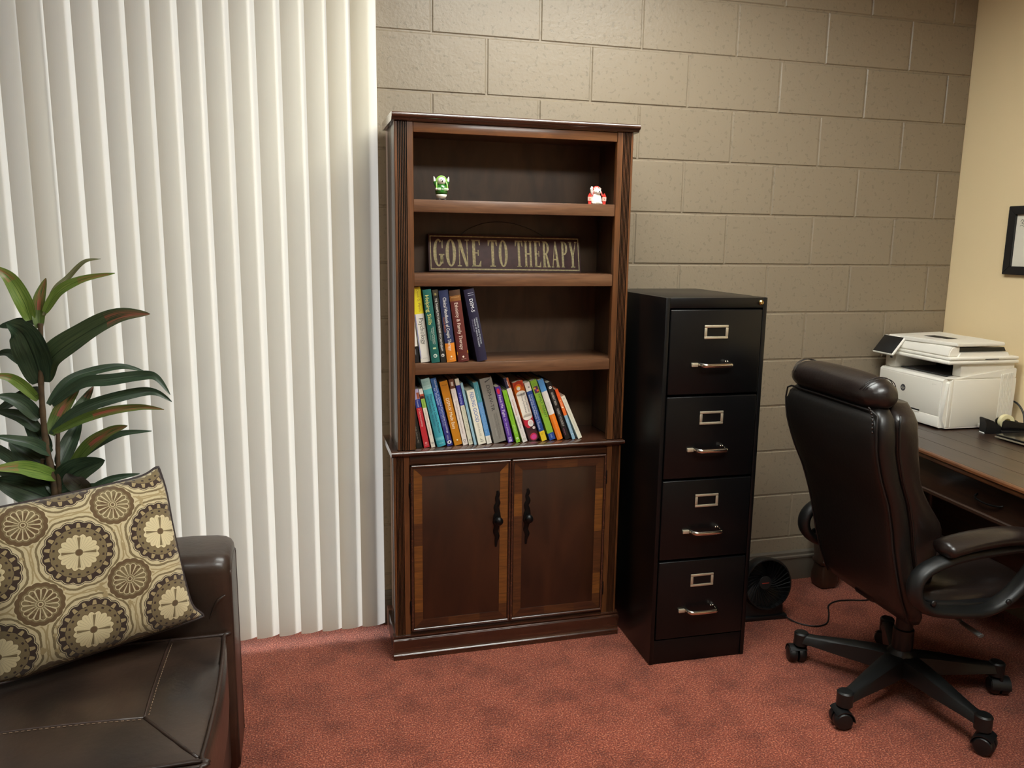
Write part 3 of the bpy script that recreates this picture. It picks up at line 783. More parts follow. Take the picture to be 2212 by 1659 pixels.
book('22', .6745, .032, Z2, .0115, .2050, 21.2, .15, [(0, 'ec5a24'), (.20, 'ee7434'), (.52, '8cb2c8')],
     [('Living', 'f6d0b0', .22, .36, .5, .0060), ('Solutions', 'cfe0ea', .60, .84, .5, .0055)],
     'thin book with orange upper half and pale blue lower half on the bottom shelf', G2, extra=lambda bm, mi, th, h, yy: (blob(bm, mi, th, h, yy, .5, .36, .0028, 'fff2c8'), rect(bm, mi, th, h, yy, .1, .9, .89, .90, 'e6f0f4')))
book('23', .6990, .036, Z2, .0155, .1780, 24.2, .13, [(0, 'e6e2ce')], [('the verbally abusive relationship', 'b8b49c', .14, .80, .5, .0045)], 'cream paperback leaning lowest at the right end of the bottom shelf', G2, extra=lambda bm, mi, th, h, yy: blob(bm, mi, th, h, yy, .5, .06, .002, '9a9684'))

# ------------------------------------------------------------------ painted sign on the second shelf
SM = BCM @ Matrix.Translation((0.164, 0.192, 1.3950)) @ Matrix.Rotation(math.radians(-14), 4, 'X') @ Matrix.Rotation(math.radians(0.4), 4, 'Y')
sign = empty('sign', label='dark maroon wooden sign with cream serif lettering leaning on the second shelf', cat='sign', mw=SM)
SW, SH = 0.584, 0.137
bm = NB(); box(bm, 0, SW, 0, 0.009, 0, SH, .001)
build('board', bm, mat('sign_maroon', (86, 58, 58), 0.55, var=.25, vscale=30, bump=.2, bscale=80), sign)
M_CREAM = mat('sign_cream', (204, 190, 142), 0.6, var=.35, vscale=120, detail=6)
bm = NB()
a, t_ = 0.006, 0.0035
for x0, x1, z0, z1 in ((a, SW - a, a, a + t_ * 1.4), (a, SW - a, SH - a - t_, SH - a), (a, a + t_, a, SH - a), (SW - a - t_, SW - a, a, SH - a)):
    box(bm, x0, x1, -.0006, .0002, z0, z1)
build('border_line', bm, M_CREAM, sign, smooth=0)
def serif_letter(ch):
    P = []
    def r(x0, x1, y0, y1): P.append([(x0, y0), (x1, y0), (x1, y1), (x0, y1)])
    def q(*p): P.append(list(p))
    def ring(cx, cy, a, b, ai, bi, t0, t1, n=22):
        for k in range(n):
            u, v = t0 + (t1 - t0) * k / n, t0 + (t1 - t0) * (k + 1) / n
            q((cx + a * math.cos(u), cy + b * math.sin(u)), (cx + a * math.cos(v), cy + b * math.sin(v)), (cx + ai * math.cos(v), cy + bi * math.sin(v)), (cx + ai * math.cos(u), cy + bi * math.sin(u)))
    def stem(x0, x1):
        r(x0, x1, 0, 1); q((x0 - .05, 0), (x1 + .05, 0), (x1, .06), (x0, .06)); q((x0, .94), (x1, .94), (x1 + .05, 1), (x0 - .05, 1))
    w = .42
    if ch == 'O': ring(.22, .5, .22, .51, .085, .45, 0, 2 * PI, 36); w = .44
    elif ch == 'G':
        ring(.22, .5, .22, .51, .085, .45, .95, 2 * PI - .35, 32); r(.29, .41, .10, .42); r(.23, .46, .40, .45); q((.36, .66), (.40, .66), (.41, .98), (.36, .90)); w = .45
    elif ch == 'N':
        r(.05, .09, 0, 1); r(-.02, .16, 0, .04); q((.0, 1), (.14, 1), (.43, .0), (.33, .0)); r(.39, .43, 0, 1); r(.32, .50, .96, 1); w = .50
    elif ch == 'E':
        stem(.06, .19); q((.19, .95), (.40, .95), (.40, 1), (.19, 1)); q((.36, .80), (.40, .80), (.40, .97), (.32, .96)); r(.19, .32, .49, .53); q((.29, .40), (.33, .40), (.33, .62), (.29, .62)); r(.19, .42, 0, .05); q((.32, .04), (.42, .03), (.43, .22), (.40, .22)); w = .44
    elif ch == 'T':
        r(.16, .29, 0, 1); r(.09, .36, 0, .045); r(.0, .45, .95, 1); q((.0, .78), (.04, .78), (.11, .96), (.0, .97)); q((.41, .78), (.45, .78), (.45, .97), (.34, .96)); w = .45
    elif ch == 'H':
        stem(.06, .18); stem(.34, .46); r(.18, .34, .48, .53); w = .52
    elif ch in 'PR':
        stem(.06, .19); ring(.19, .74, .23, .26, .10, .205, -PI / 2, PI / 2, 18); w = .44
        if ch == 'R': q((.20, .50), (.30, .50), (.47, .0), (.33, .0)); r(.30, .50, 0, .04); w = .50
    elif ch == 'A':
        q((.03, 0), (.075, 0), (.25, 1), (.21, 1)); q((.31, 0), (.46, 0), (.28, 1), (.19, 1)); r(.10, .36, .28, .33); r(-.02, .13, 0, .04); r(.27, .50, 0, .04); w = .49
    elif ch == 'Y':
        q((.16, .42), (.30, .42), (.14, 1), (.0, 1)); q((.22, .42), (.29, .44), (.45, 1), (.41, 1)); r(.16, .29, 0, .45); r(.09, .36, 0, .045); r(-.04, .18, .96, 1); r(.35, .50, .96, 1); w = .48
    return P, w
bm_letters = {}
x = 0.0165
words = [('GONE', .0172), ('TO', .222), ('THERAPY', .331)]
spans = [(.0175, .196), (.222, .297), (.326, .569)]
for (wd, _), (xa, xb) in zip(words, spans):
    tot = sum(serif_letter(c)[1] for c in wd) + .07 * (len(wd) - 1)
    sx = (xb - xa) / tot; xx = xa
    for c in wd:
        P, w = serif_letter(c)
        bm = NB()
        for p in P:
            vs = [bm.verts.new((xx + px * sx, -.0009, .0185 + py * .100)) for px, py in p]
            bm.faces.new(vs)
        build('letter', bm, M_CREAM, sign, smooth=0)
        xx += (w + .07) * sx
bm = NB()
tube(bm, catmull([(.118, .010, SH - .004), (.150, .009, SH + .022), (.21, .009, SH + .046), (.268, .009, SH + .0535), (.33, .009, SH + .048), (.40, .009, SH + .026), (.452, .010, SH - .004)], 5), .0009, 6)
build('hanging_wire', bm, mat('wire', (30, 28, 26), 0.5, .5), sign, smooth=60)

# ------------------------------------------------------------------ figurines on the top shelf
M_GLZ = mat('white_glaze', (238, 234, 222), 0.12, coat=.6)
M_GRN = mat('green_glaze', (44, 110, 36), 0.15, var=.3, vscale=60, coat=.6)
M_LIME = mat('lime_glaze', (130, 186, 72), 0.15, coat=.6)
M_RED = mat('red_glaze', (206, 62, 54), 0.15, coat=.6)
M_PINKW = mat('pale_red_glaze', (232, 190, 176), 0.15, coat=.6)
M_DOT = mat('dark_glaze', (50, 44, 42), 0.2)
g = empty('figurine', label='small green and white ceramic bird figurine with raised wings on the top shelf', cat='figurine', mw=BCM @ Matrix.Translation((.183, .046, 1.6382)))
bm = NB(); lathe(bm, [(.001, .004), (.012, .005), (.017, .012), (.0195, .020)], 24); build('lower_body', bm, M_GLZ, g, 180)
bm = NB(); lathe(bm, [(.0196, .020), (.0210, .028), (.0205, .038), (.0170, .047), (.0125, .054), (.004, .056)], 24); build('sweater', bm, M_GRN, g, 180)
bm = NB(); ellipsoid(bm, (0, -.004, .064), (.0145, .014, .0135), 20, 12); build('head', bm, M_GLZ, g, 180)
bm = NB()
for r_ in range(9):
    pass
tube(bm, [(.0165 * math.cos(a), -.002, .062 + .0175 * math.sin(a)) for a in [PI * k / 14 for k in range(15)]], .0036, 8)
ellipsoid(bm, (0, .004, .067), (.0160, .0125, .0145), 18, 10)
build('hood', bm, M_LIME, g, 60)
for s in (-1, 1):
    bm = NB(); tube(bm, [(s * .0165, -.004, .060), (s * .0180, -.009, .050), (s * .0185, -.012, .040)], .0028, 8); build('ear_flap', bm, M_LIME, g, 60)
    bm = NB(); ellipsoid(bm, (s * .0185, -.0125, .0365), (.0042, .004, .0045)); build('pompom', bm, M_GLZ, g, 180)
    bm = NB(); tube(bm, [(s * .0150, 0, .046), (s * .0205, .001, .056), (s * .0225, .001, .063)], [.006, .0055, .005], 10); w_ = build('wing', bm, M_GRN, g, 60)
    bm = NB(); tube(bm, [(s * .0225, .001, .063), (s * .0240, .001, .072), (s * .0255, .001, .079)], [.0048, .0038, .001], 10); build('wing_tip', bm, M_GLZ, w_, 60)
    bm = NB(); ellipsoid(bm, (s * .0095, -.006, .003), (.0105, .012, .003)); build('foot', bm, M_DOT, g, 180)
    bm = NB(); box(bm, s * .010 - .0065, s * .010 + .0065, -.0208, -.0150, .032, .041, .002); build('sweater_patch', bm, M_PINKW if False else mat('pale_green_glaze', (176, 200, 160), .2), g)
bm = NB(); ellipsoid(bm, (.0005, -.0175, .0625), (.0024, .0035, .0034)); ellipsoid(bm, (-.0025, -.0165, .068), (.0012, .002, .0026)); build('beak', bm, M_DOT, g, 180)
for s in (-1, 1):
    bm = NB(); ellipsoid(bm, (s * .0055, -.0165, .0665), (.0011, .0011, .0013), 8, 6); build('eye', bm, M_DOT, g, 180)

g = empty('figurine', label='small white ceramic bear figurine in red cap between two red skis', cat='figurine', mw=BCM @ Matrix.Translation((.742, .046, 1.6382)))
bm = NB(); lathe(bm, [(.002, .0005), (.0215, .001), (.0225, .008), (.0215, .018), (.0180, .030), (.0120, .038), (.004, .040)], 26); build('body', bm, M_GLZ, g, 180)
bm = NB(); ellipsoid(bm, (.002, -.006, .0455), (.0150, .0145, .0130), 22, 12); ellipsoid(bm, (.0035, -.018, .0430), (.009, .006, .007), 16, 10); build('head', bm, M_GLZ, g, 180)
bm = NB(); ellipsoid(bm, (.0045, -.0245, .0445), (.0026, .0018, .0024)); build('nose', bm, M_DOT, g, 180)
bm = NB(); ellipsoid(bm, (.002, .0005, .0530), (.0152, .0140, .0125), 20, 10); build('cap', bm, M_RED, g, 180)
bm = NB()
for k in range(7): ellipsoid(bm, (.002 + .0135 * math.cos(PI * (.12 + .76 * k / 6)), -.0085, .0505 + .0125 * math.sin(PI * (.12 + .76 * k / 6)) * .75), (.0026, .0026, .0026), 8, 6)
build('cap_trim', bm, M_PINKW, g, 180)
for s in (-1, 1):
    bm = NB(); tube(bm, [(.002 + s * .0150, -.004, .047), (.002 + s * .0165, -.008, .040), (.002 + s * .0180, -.012, .030)], .0026, 8); build('ear_flap', bm, M_RED, g, 60)
    bm = NB()
    prof = [(-.0050, .0), (.0050, .0), (.0058, .010), (.0068, .016), (.0070, .026), (.0060, .030), (.0012, .0385), (-.0012, .0385), (-.0060, .030), (-.0070, .026), (-.0068, .016), (-.0058, .010)]
    prism(bm, prof, -.0115, -.0075, lambda a, b_, d: Vector((a + s * .0275 + .001, d, b_ + .0006)))
    k_ = build('ski', bm, M_RED, g, 20)
    bm = NB()
    prism(bm, [(-.0068, .0125), (.0068, .0125), (.0071, .026), (-.0071, .026)], -.0130, -.0070, lambda a, b_, d: Vector((a + s * .0275 + .001, d, b_)))
    build('mitten', bm, M_PINKW, k_, 20)
    bm = NB(); tube(bm, [(s * .0275 - .0025, -.0133, .0155), (s * .0275 + .0025, -.0133, .019), (s * .0275 - .002, -.0133, .023)], .0008, 6); build('mitten_mark', bm, M_RED, k_, 60)
    bm = NB(); ellipsoid(bm, (s * .0125, -.0175, .0045), (.0070, .0075, .0042)); build('paw', bm, M_GLZ, g, 180)
bm = NB(); tube(bm, catmull([(-.012, .0, .034), (-.0165, -.002, .044), (-.0185, -.002, .0535), (-.0150, -.002, .0615)], 4), [.0055] * 4 + [.0048] * 5 + [.0040] * 4, 10); ellipsoid(bm, (-.0185, -.003, .053), (.0055, .005, .005)); build('raised_arm', bm, M_GLZ, g, 180)

# ------------------------------------------------------------------ filing cabinet
M_CAB = mat('black_enamel', (11, 11, 12), 0.30, spec=.32, bump=.08, bscale=600)
M_CHROME = mat('chrome', (214, 208, 196), 0.16, 1.0)
M_NICKEL = mat('satin_nickel', (206, 196, 172), 0.42, 0.7)
M_BLK = mat('black_plastic', (17, 17, 18), 0.42)
M_BLK2 = mat('black_plastic_matt', (24, 24, 25), 0.6)
CM = Matrix.Translation((0.692, -0.559, 0)) @ Matrix.Rotation(math.radians(-1.2), 4, 'Z')
cab = empty('filing_cabinet', label='tall black four drawer metal filing cabinet beside the bookcase', cat='cabinet', mw=CM)
CW, CH, CD = 0.377, 1.326, 0.535
bm = NB()
box(bm, 0, 0.0015 + .014, 0.0, CD, 0.002, CH, .0015); box(bm, CW - .0155, CW, 0.0, CD, 0.002, CH, .0015)
box(bm, .0155, CW - .0155, 0.012, CD, CH - .012, CH, .001); box(bm, .0155, CW - .0155, CD - .01, CD, .002, CH - .012)
box(bm, .0155, CW - .0155, 0.0, 0.014, 1.291, CH, .0015)
build('case', bm, M_CAB, cab)
bm = NB(); box(bm, .0155, CW - .0155, 0.003, 0.02, 0.002, 0.092, .001); build('base_panel', bm, M_CAB, cab)
for zt in (1.286, 0.988, 0.690, 0.392):
    zb = zt - 0.290 if zt > .5 else 0.098
    bm = NB(); box(bm, .0185, CW - .0185, -0.004, 0.018, zb, zt, .0035, 3)
    box(bm, .022, CW - .022, 0.018, CD - .04, zb + .01, zt - .04)
    d = build('drawer', bm, M_CAB, cab)
    cx = .187
    bm = NB(); zc = zt - .076
    ow, oh, iw, ih = .0445, .0235, .0345, .0150
    for (a0, a1, b0, b1) in ((-ow, ow, ih, oh), (-ow, ow, -oh, -ih), (-ow, -iw, -ih, ih), (iw, ow, -ih, ih)):
        box(bm, cx + a0, cx + a1, -.0085, -.0042, zc + b0, zc + b1, .0016)
    build('label_holder', bm, M_NICKEL, d)
    hz = zt - .187
    bm = NB()
    pts = catmull([(.130, -.006, hz), (.131, -.020, hz), (.138, -.033, hz), (.150, -.036, hz), (.187, -.037, hz), (.224, -.036, hz), (.236, -.033, hz), (.243, -.020, hz), (.244, -.006, hz)], 4)
    tube(bm, pts, .0062, 10, up=(0, 0, 1), flat_=1.25)
    build('pull_handle', bm, M_CHROME, d, smooth=60)
    bm = NB(); box(bm, .100, .1235, -.013, -.0042, hz - .0065, hz + .0065, .0012); build('thumb_latch', bm, M_NICKEL, d)
    for z2 in (hz + .009,):
        for x2 in (.228, .236):
            bm = NB(); ellipsoid(bm, (x2, -.0055, z2), (.003, .003, .003), 8, 6); build('screw', bm, M_CHROME, d, 180)
bm = NB()
LM = Matrix.Translation((.352, -.001, 1.309)) @ Matrix.Rotation(PI / 2, 4, 'X')
lathe(bm, [(.009, 0), (.009, .004), (.0065, .007), (.0055, .0085)], 18, LM)
lk = build('lock', bm, mat('brass', (214, 186, 120), .25, 1.0), cab)
bm = NB(); box(bm, .3512, .3528, -.0100, -.0094, 1.3055, 1.3125); build('keyhole', bm, M_BLK, lk, 0)

# ------------------------------------------------------------------ fan
fan = empty('desk_fan', (1.300, -0.335, 0), math.radians(-4), 'small round black fan standing on the carpet beside the filing cabinet', 'fan')
FT = Matrix.Translation((.006, .02, .150)) @ Matrix.Rotation(math.radians(3), 4, 'Z') @ Matrix.Rotation(math.radians(82), 4, 'X')
bm = NB(); lathe(bm, [(.100, -.030), (.106, .0), (.107, .022), (.103, .030), (.098, .030), (.097, .0), (.060, -.045), (.02, -.055)], 40, FT, caps=True)
build('housing', bm, M_BLK, fan, 50)
bm = NB(); lathe(bm, [(.029, -.020), (.029, .002), (.026, .006), (.004, .008)], 28, FT); hub = build('hub_cap', bm, M_BLK2, fan, 40)
bm = NB()
quad(bm, [FT @ Vector(p) for p in ((-.017, -.0015, .0086), (.015, -.0015, .0086), (.015, .0020, .0086), (-.017, .0020, .0086))]); build('badge', bm, flat('a03a2c'), hub, 0)
rib = None
for k in range(30):
    if rib is None:
        bm = NB()
        pts = catmull([(.027 * math.cos(a), .027 * math.sin(a), .029) if r == 0 else (r * math.cos(a), r * math.sin(a), z) for r, a, z in ((.027, 0, .000), (.045, .28, .008), (.065, .48, .016), (.083, .60, .022), (.100, .66, .028))], 3)
        tube(bm, pts, .0015, 5, up=(0, 0, 1), flat_=2.0)
        rib = build('grille_rib', bm, M_BLK, fan, 60); o = rib
    else: o = link('grille_rib', rib.data, fan)
    o.matrix_local = FT @ Matrix.Rotation(2 * PI * k / 30, 4, 'Z')
bl = None
for k in range(3):
    if bl is None:
        bm = NB()
        R_ = [[Vector((r * math.cos(a + t), r * math.sin(a + t), z0 + t * .03)) for t in (0, .25, .5, .8, 1.1)] for r, a, z0 in ((.022, 0, -.042), (.05, .1, -.042), (.088, .25, -.030))]
        loft(bm, [r + [v + Vector((0, 0, .0015)) for v in r[::-1]] for r in R_])
        bl = build('fan_blade', bm, M_BLK, fan, 60); o = bl
    else: o = link('fan_blade', bl.data, fan)
    o.matrix_local = FT @ Matrix.Rotation(2 * PI * k / 3, 4, 'Z')
bm = NB(); box(bm, -.095, .100, -.012, .100, 0.0, .020, .006)
loft(bm, [sring(.003, .050, z, hx, hy, 5, 28) for z, hx, hy in ((.018, .095, .052), (.05, .093, .048), (.10, .085, .042), (.135, .06, .03))])
build('stand', bm, M_BLK, fan, 40)
Ff = Matrix.Translation((1.300, -0.335, 0)) @ Matrix.Rotation(math.radians(-4), 4, 'Z')
bm = NB()
wp = [(1.392, -.352, .010), (1.412, -.395, .0035), (1.445, -.432, .0035), (1.490, -.444, .0035), (1.533, -.427, .0035), (1.572, -.385, .0035), (1.605, -.340, .0035), (1.640, -.292, .0035), (1.700, -.264, .0035), (1.77, -.270, .0035), (1.84, -.285, .0035), (1.98, -.25, .0035), (2.10, -.30, .0035)]
Fi = Ff.inverted()
tube(bm, catmull([Fi @ Vector(p) for p in wp], 5), .0032, 7)
build('power_cord', bm, M_BLK, fan, 60)

# ------------------------------------------------------------------ desk
M_DTOP = wood('desk_top', (60, 40, 29), (36, 24, 18), rough=0.36, coat=.2, along='y', scale=3)
M_DSK = wood('desk_wood', (62, 38, 24), (36, 22, 15), rough=0.4, along='y', scale=3)
M_DZ = wood('desk_wood_z', (60, 37, 24), (36, 22, 15), rough=0.4, along='z', scale=3)
M_EDGE = wood('desk_edge', (104, 62, 34), (70, 40, 24), rough=.35, along='y')
desk = empty('desk', (1.72, -.05, 0), 0, 'dark wooden writing desk with plank top along the tan wall', 'desk')
def D(x, y, z): return Vector((x - 1.72, y + .05, z))
def fx(y):      # front edge of the top, running slightly askew to the wall
    y = min(y, -.50)
    return 1.765 + (y + .05) * 0.118 - 0.004 * math.sin((y + .05) / -1.8 * PI) * 4
YA, YB, XB = -.045, -1.86, 2.338
DZ = 0.78
# top: an edge board and five planks, each its own piece
np_ = 6
for k in range(np_):
    bm = NB(); rows = []
    for i in range(13):
        y = YA + (YB - YA) * i / 12
        f = fx(y)
        a = f + .014 + (XB - f - .014) * k / np_ + .0006; b_ = f + .014 + (XB - f - .014) * (k + 1) / np_ - .0006
        q = .0010
        rows.append([D(a, y, DZ - .026), D(a, y, DZ - q), D(a + q, y, DZ), D(b_ - q, y, DZ), D(b_, y, DZ - q), D(b_, y, DZ - .026)])
    loft(bm, rows)
    build('plank', bm, M_DTOP, desk, smooth=0)
bm = NB(); rows = []
for i in range(13):
    y = YA + (YB - YA) * i / 12; f = fx(y)
    rows.append([D(f + .0135, y, DZ - .030), D(f + .004, y, DZ - .030), D(f, y, DZ - .026), D(f + .001, y, DZ - .014), D(f - .004, y, DZ - .010), D(f - .003, y, DZ - .003), D(f + .003, y, DZ), D(f + .0135, y, DZ)])
loft(bm, rows); build('edge_moulding', bm, M_EDGE, desk, smooth=50)
# apron with drawers
ang = math.atan(0.118)
def apron(name, y0, y1, z0, z1, dx, t, mt, parent, bev=.002):
    bm = NB()
    rows = []
    for y in (y0, y1):
        f = fx(y) + dx
        rows.append([D(f, y, z0), D(f, y, z1), D(f + t, y, z1), D(f + t, y, z0)])
    loft(bm, rows)
    if bev: bmesh.ops.bevel(bm, geom=list(bm.edges), offset=bev, segments=1, affect='EDGES')
    return build(name, bm, mt, parent, smooth=30)
apron('apron', -.152, -1.742, .625, .749, .062, .02, M_DSK, desk)
apron('apron_moulding', -.152, -1.742, .618, .634, .054, .014, M_DSK, desk, .004)
def drawer(y0, y1, z0, z1, pull=False):
    d = apron('drawer', y0, y1, z0, z1, .056, .012, M_DSK, desk)
    apron('drawer_field', y0 - .02, y1 + .02, z0 + .014, z1 - .014, .0535, .004, M_DSK, d, .0015)
    if pull:
        ym = (y0 + y1) / 2; zm = (z0 + z1) / 2 - .012; f = fx(ym) + .056
        bm = NB(); tube(bm, catmull([D(f + .002, ym + .055, zm + .012), D(f - .014, ym + .052, zm), D(f - .020, ym, zm - .006), D(f - .014, ym - .052, zm), D(f + .002, ym - .055, zm + .012)], 4), .0032, 7)
        build('drawer_pull', bm, M_BLACKMETAL, d, 60)
drawer(-.17, -.60, .640, .742); drawer(-.70, -1.24, .640, .742, True); drawer(-1.34, -1.72, .640, .742)
# legs: stout shaped posts, and an added back panel to darken the space underneath
for lx_, ly_ in ((fx(-.10) + .050, -.105), (2.285, -.105), (fx(-1.78) + .060, -1.79), (2.285, -1.79)):
    bm = NB()
    c_ = D(lx_, ly_, 0)
    loft(bm, [sring(c_.x, c_.y, z, h, h, 6, 24) for z, h in ((.0, .030), (.006, .040), (.03, .046), (.06, .045), (.085, .040), (.105, .037), (.112, .043), (.125, .044), (.132, .040), (.20, .044), (.30, .046), (.42, .045), (.55, .042), (.748, .042))])
    build('leg', bm, M_DZ, desk, 40)
for y_ in (-.085, -1.815):
    bm = NB(); box(bm, fx(y_) + .095 - 1.72, 2.24 - 1.72, y_ - .008 + .05, y_ + .008 + .05, .625, .748, .001); build('side_apron', bm, M_DSK, desk)
bm = NB(); box(bm, 2.27 - 1.72, 2.29 - 1.72, -1.74 + .05, -.155 + .05, .10, .617, .002); build('back_panel', bm, M_DSK, desk)

# ------------------------------------------------------------------ printer
M_PW = mat('printer_white', (238, 234, 224), 0.38)
M_PW2 = mat('printer_panel', (230, 225, 213), 0.42)
M_PK = mat('printer_black', (22, 23, 25), 0.22)
M_PG = mat('printer_grey', (62, 63, 66), 0.4)
pr = empty('printer', (1.985, -.430, DZ), math.radians(-1.5), 'white multifunction laser printer standing on the desk in the corner', 'printer')
# local x = depth (front at 0), local y = width (camera side at 0)
PW_, PD = .400, .335
bm = NB()
# lower body: side outline with sloping shoulder
out = [(.002, .006), (.0, .046), (.0, .198), (.010, .206), (.337, .206), (.339, .19), (.336, .02), (.332, .006)]
prism(bm, out, .0, PW_, lambda a, b_, d: Vector((a, d, b_)))
bmesh.ops.bevel(bm, geom=[e for e in bm.edges if abs(e.verts[0].co.x) < .012 and abs(e.verts[1].co.x) < .012 and abs(e.verts[0].co.y - e.verts[1].co.y) < 1e-4], offset=.016, segments=4, affect='EDGES')
body = build('body', bm, M_PW, pr, 35)
bm = NB(); box(bm, -.0016, .004, .022, PW_ - .02, .0545, .192, .001); build('front_door', bm, M_PW2, pr)
bm = NB(); box(bm, -.0018, .004, .018, PW_ - .018, .008, .0510, .001); tray = build('paper_tray', bm, M_PW, pr)
bm = NB(); box(bm, -.0025, .002, .125, .245, .0545, .0605, .0005); build('tray_slot', bm, M_PK, tray)
bm = NB(); box(bm, -.0035, .002, .125, .245, .0485, .0538, .0008); build('tray_grip', bm, M_PW, tray)
bm = NB(); box(bm, .040, .322, -.0014, .003, .012, .2035, .001)
build('side_cover', bm, M_PW2, pr)
bm = NB(); box(bm, .019, .034, -.0018, .003, .012, .200, .001); build('side_strip', bm, M_PW, pr)
for k in range(9):
    bm = NB(); box(bm, .262 + k * .0068, .2655 + k * .0068, -.0026, .0, .045, .222 + k * .0008, .0003); build('vent_rib', bm, M_PW2, pr, 0)
bm = NB(); box(bm, .175, .235, -.0030, .0, .006, .022, .001); nt_ = build('side_notch', bm, M_PW, pr)
bm = NB(); box(bm, .182, .228, -.0036, -.001, .0085, .0145); build('notch_slot', bm, M_PG, nt_, 0)
bm = NB(); prism(bm, [(.014, .2062), (.10, .2165), (.32, .246), (.337, .246), (.338, .2062)], .0, .050, lambda a, b_, d: Vector((a, d, b_)))
bmesh.ops.bevel(bm, geom=list(bm.edges), offset=.003, segments=2, affect='EDGES'); build('side_shoulder', bm, M_PW, pr, 40)
# output bay
bm = NB(); box(bm, .055, .24, .055, PW_ - .075, .2085, .2125, .001); build('output_tray', bm, M_PG, pr)
bm = NB(); box(bm, .075, .335, .012, .055, .214, .2655, .003); build('right_riser', bm, M_PW, pr)
bm = NB(); box(bm, .03, .335, PW_ - .070, PW_ - .004, .206, .2655, .006); lf = build('left_riser', bm, M_PW, pr)
bm = NB(); box(bm, .0285, .032, PW_ - .048, PW_ - .034, .244, .2515); build('usb_port', bm, M_PG, lf, 0)
bm = NB(); box(bm, .24, .332, .056, PW_ - .071, .2125, .2655); build('bay_back', bm, M_PK, pr, 0)
# scanner bed and lid
bm = NB(); box(bm, .0, .337, -.006, PW_ + .002, .266, .2815, .006, 3); build('scanner_bed', bm, M_PW, pr)
bm = NB(); box(bm, .004, .335, -.006, PW_ + .002, .2825, .2955, .005, 3); lid = build('scanner_lid', bm, M_PW, pr)
bm = NB(); box(bm, .17, .235, -.0068, -.004, .2845, .2875); build('lid_gap', bm, M_PG, lid, 0)
bm = NB(); prism(bm, [(.05, .2955), (.06, .312), (.285, .312), (.292, .300), (.292, .2955)], .004, PW_ - .10, lambda a, b_, d: Vector((a, d, b_))); build('output_ramp', bm, M_PW, pr, 0)
# document feeder: hump at the far side and a raised input tray over the ramp
bm = NB(); prism(bm, [(.012, .2957), (.016, .325), (.032, .345), (.30, .352), (.315, .340), (.318, .2957)], PW_ - .098, PW_ - .004, lambda a, b_, d: Vector((a, d, b_)))
bmesh.ops.bevel(bm, geom=list(bm.edges), offset=.005, segments=2, affect='EDGES'); adf = build('document_feeder', bm, M_PW, pr, 40)
bm = NB()
loft(bm, [[Vector((x0, y, z0)), Vector((x0, y, z1)), Vector((x1, y, z1)), Vector((x1, y, z0))] for y, x0, x1, z0, z1 in ((PW_ - .10, .014, .30, .330, .350), (.16, .02, .285, .334, .352), (-.002, .034, .262, .338, .3525))])
bmesh.ops.bevel(bm, geom=list(bm.edges), offset=.003, segments=2, affect='EDGES')
it = build('input_tray', bm, M_PW, pr, 40)
bm = NB(); quad(bm, [(.10, .13, .3532), (.10, .26, .3526), (.155, .26, .3529), (.155, .13, .3535)]); build('tray_recess', bm, M_BLK2, it, 0)
bm = NB(); prism(bm, [(.062, .3125), (.062, .3295), (.29, .329), (.30, .3125)], .03, PW_ - .10, lambda a, b_, d: Vector((a, d, b_))); build('feeder_throat', bm, M_PK, pr, 0)
bm = NB(); prism(bm, [(.008, .2960), (.012, .318), (.022, .334), (.060, .338), (.060, .2960)], .010, PW_ - .10, lambda a, b_, d: Vector((a, d, b_)))
bmesh.ops.bevel(bm, geom=list(bm.edges), offset=.004, segments=2, affect='EDGES'); build('feeder_front', bm, M_PW, pr, 40)
# tilted touch panel
TP = Matrix.Translation((-.012, PW_ - .055, .308)) @ Matrix.Rotation(math.radians(-52), 4, 'Y')
bm = NB(); box(bm, -.048, .048, -.075, .055, -.012, .0, .006, 3, M=TP); pn = build('control_panel', bm, M_PW, pr)
bm = NB(); box(bm, -.043, .043, -.070, .050, -.0005, .0012, .001, M=TP); build('touch_screen', bm, M_PK, pn)
# round maker's badge on the front door
bm = NB(); disc(bm, (-.0019, .232, .135), (0, -1, 0), (0, 0, 1), .0145, 0, 28)
bg = build('badge', bm, flat('34363a', .3), pr, 0)
bm = NB(); put_text(bm, 'hp', (-.0022, .2418, .1300), (0, -1, 0), (0, 0, 1), .0190, .0130, 0, shear=.28, res=4); build('badge_letters', bm, flat('d8d2c4', .3), bg, 0)
bm = NB(); put_text(bm, 'LaserJet Pro', (-.0019, .070, .178), (0, -1, 0), (0, 0, 1), .024, .0022); put_text(bm, 'MFP', (-.0019, .070, .174), (0, -1, 0), (0, 0, 1), .007, .0018)
finish(build('model_print', bm, flat('a8a294'), pr, 0), kind='stuff')

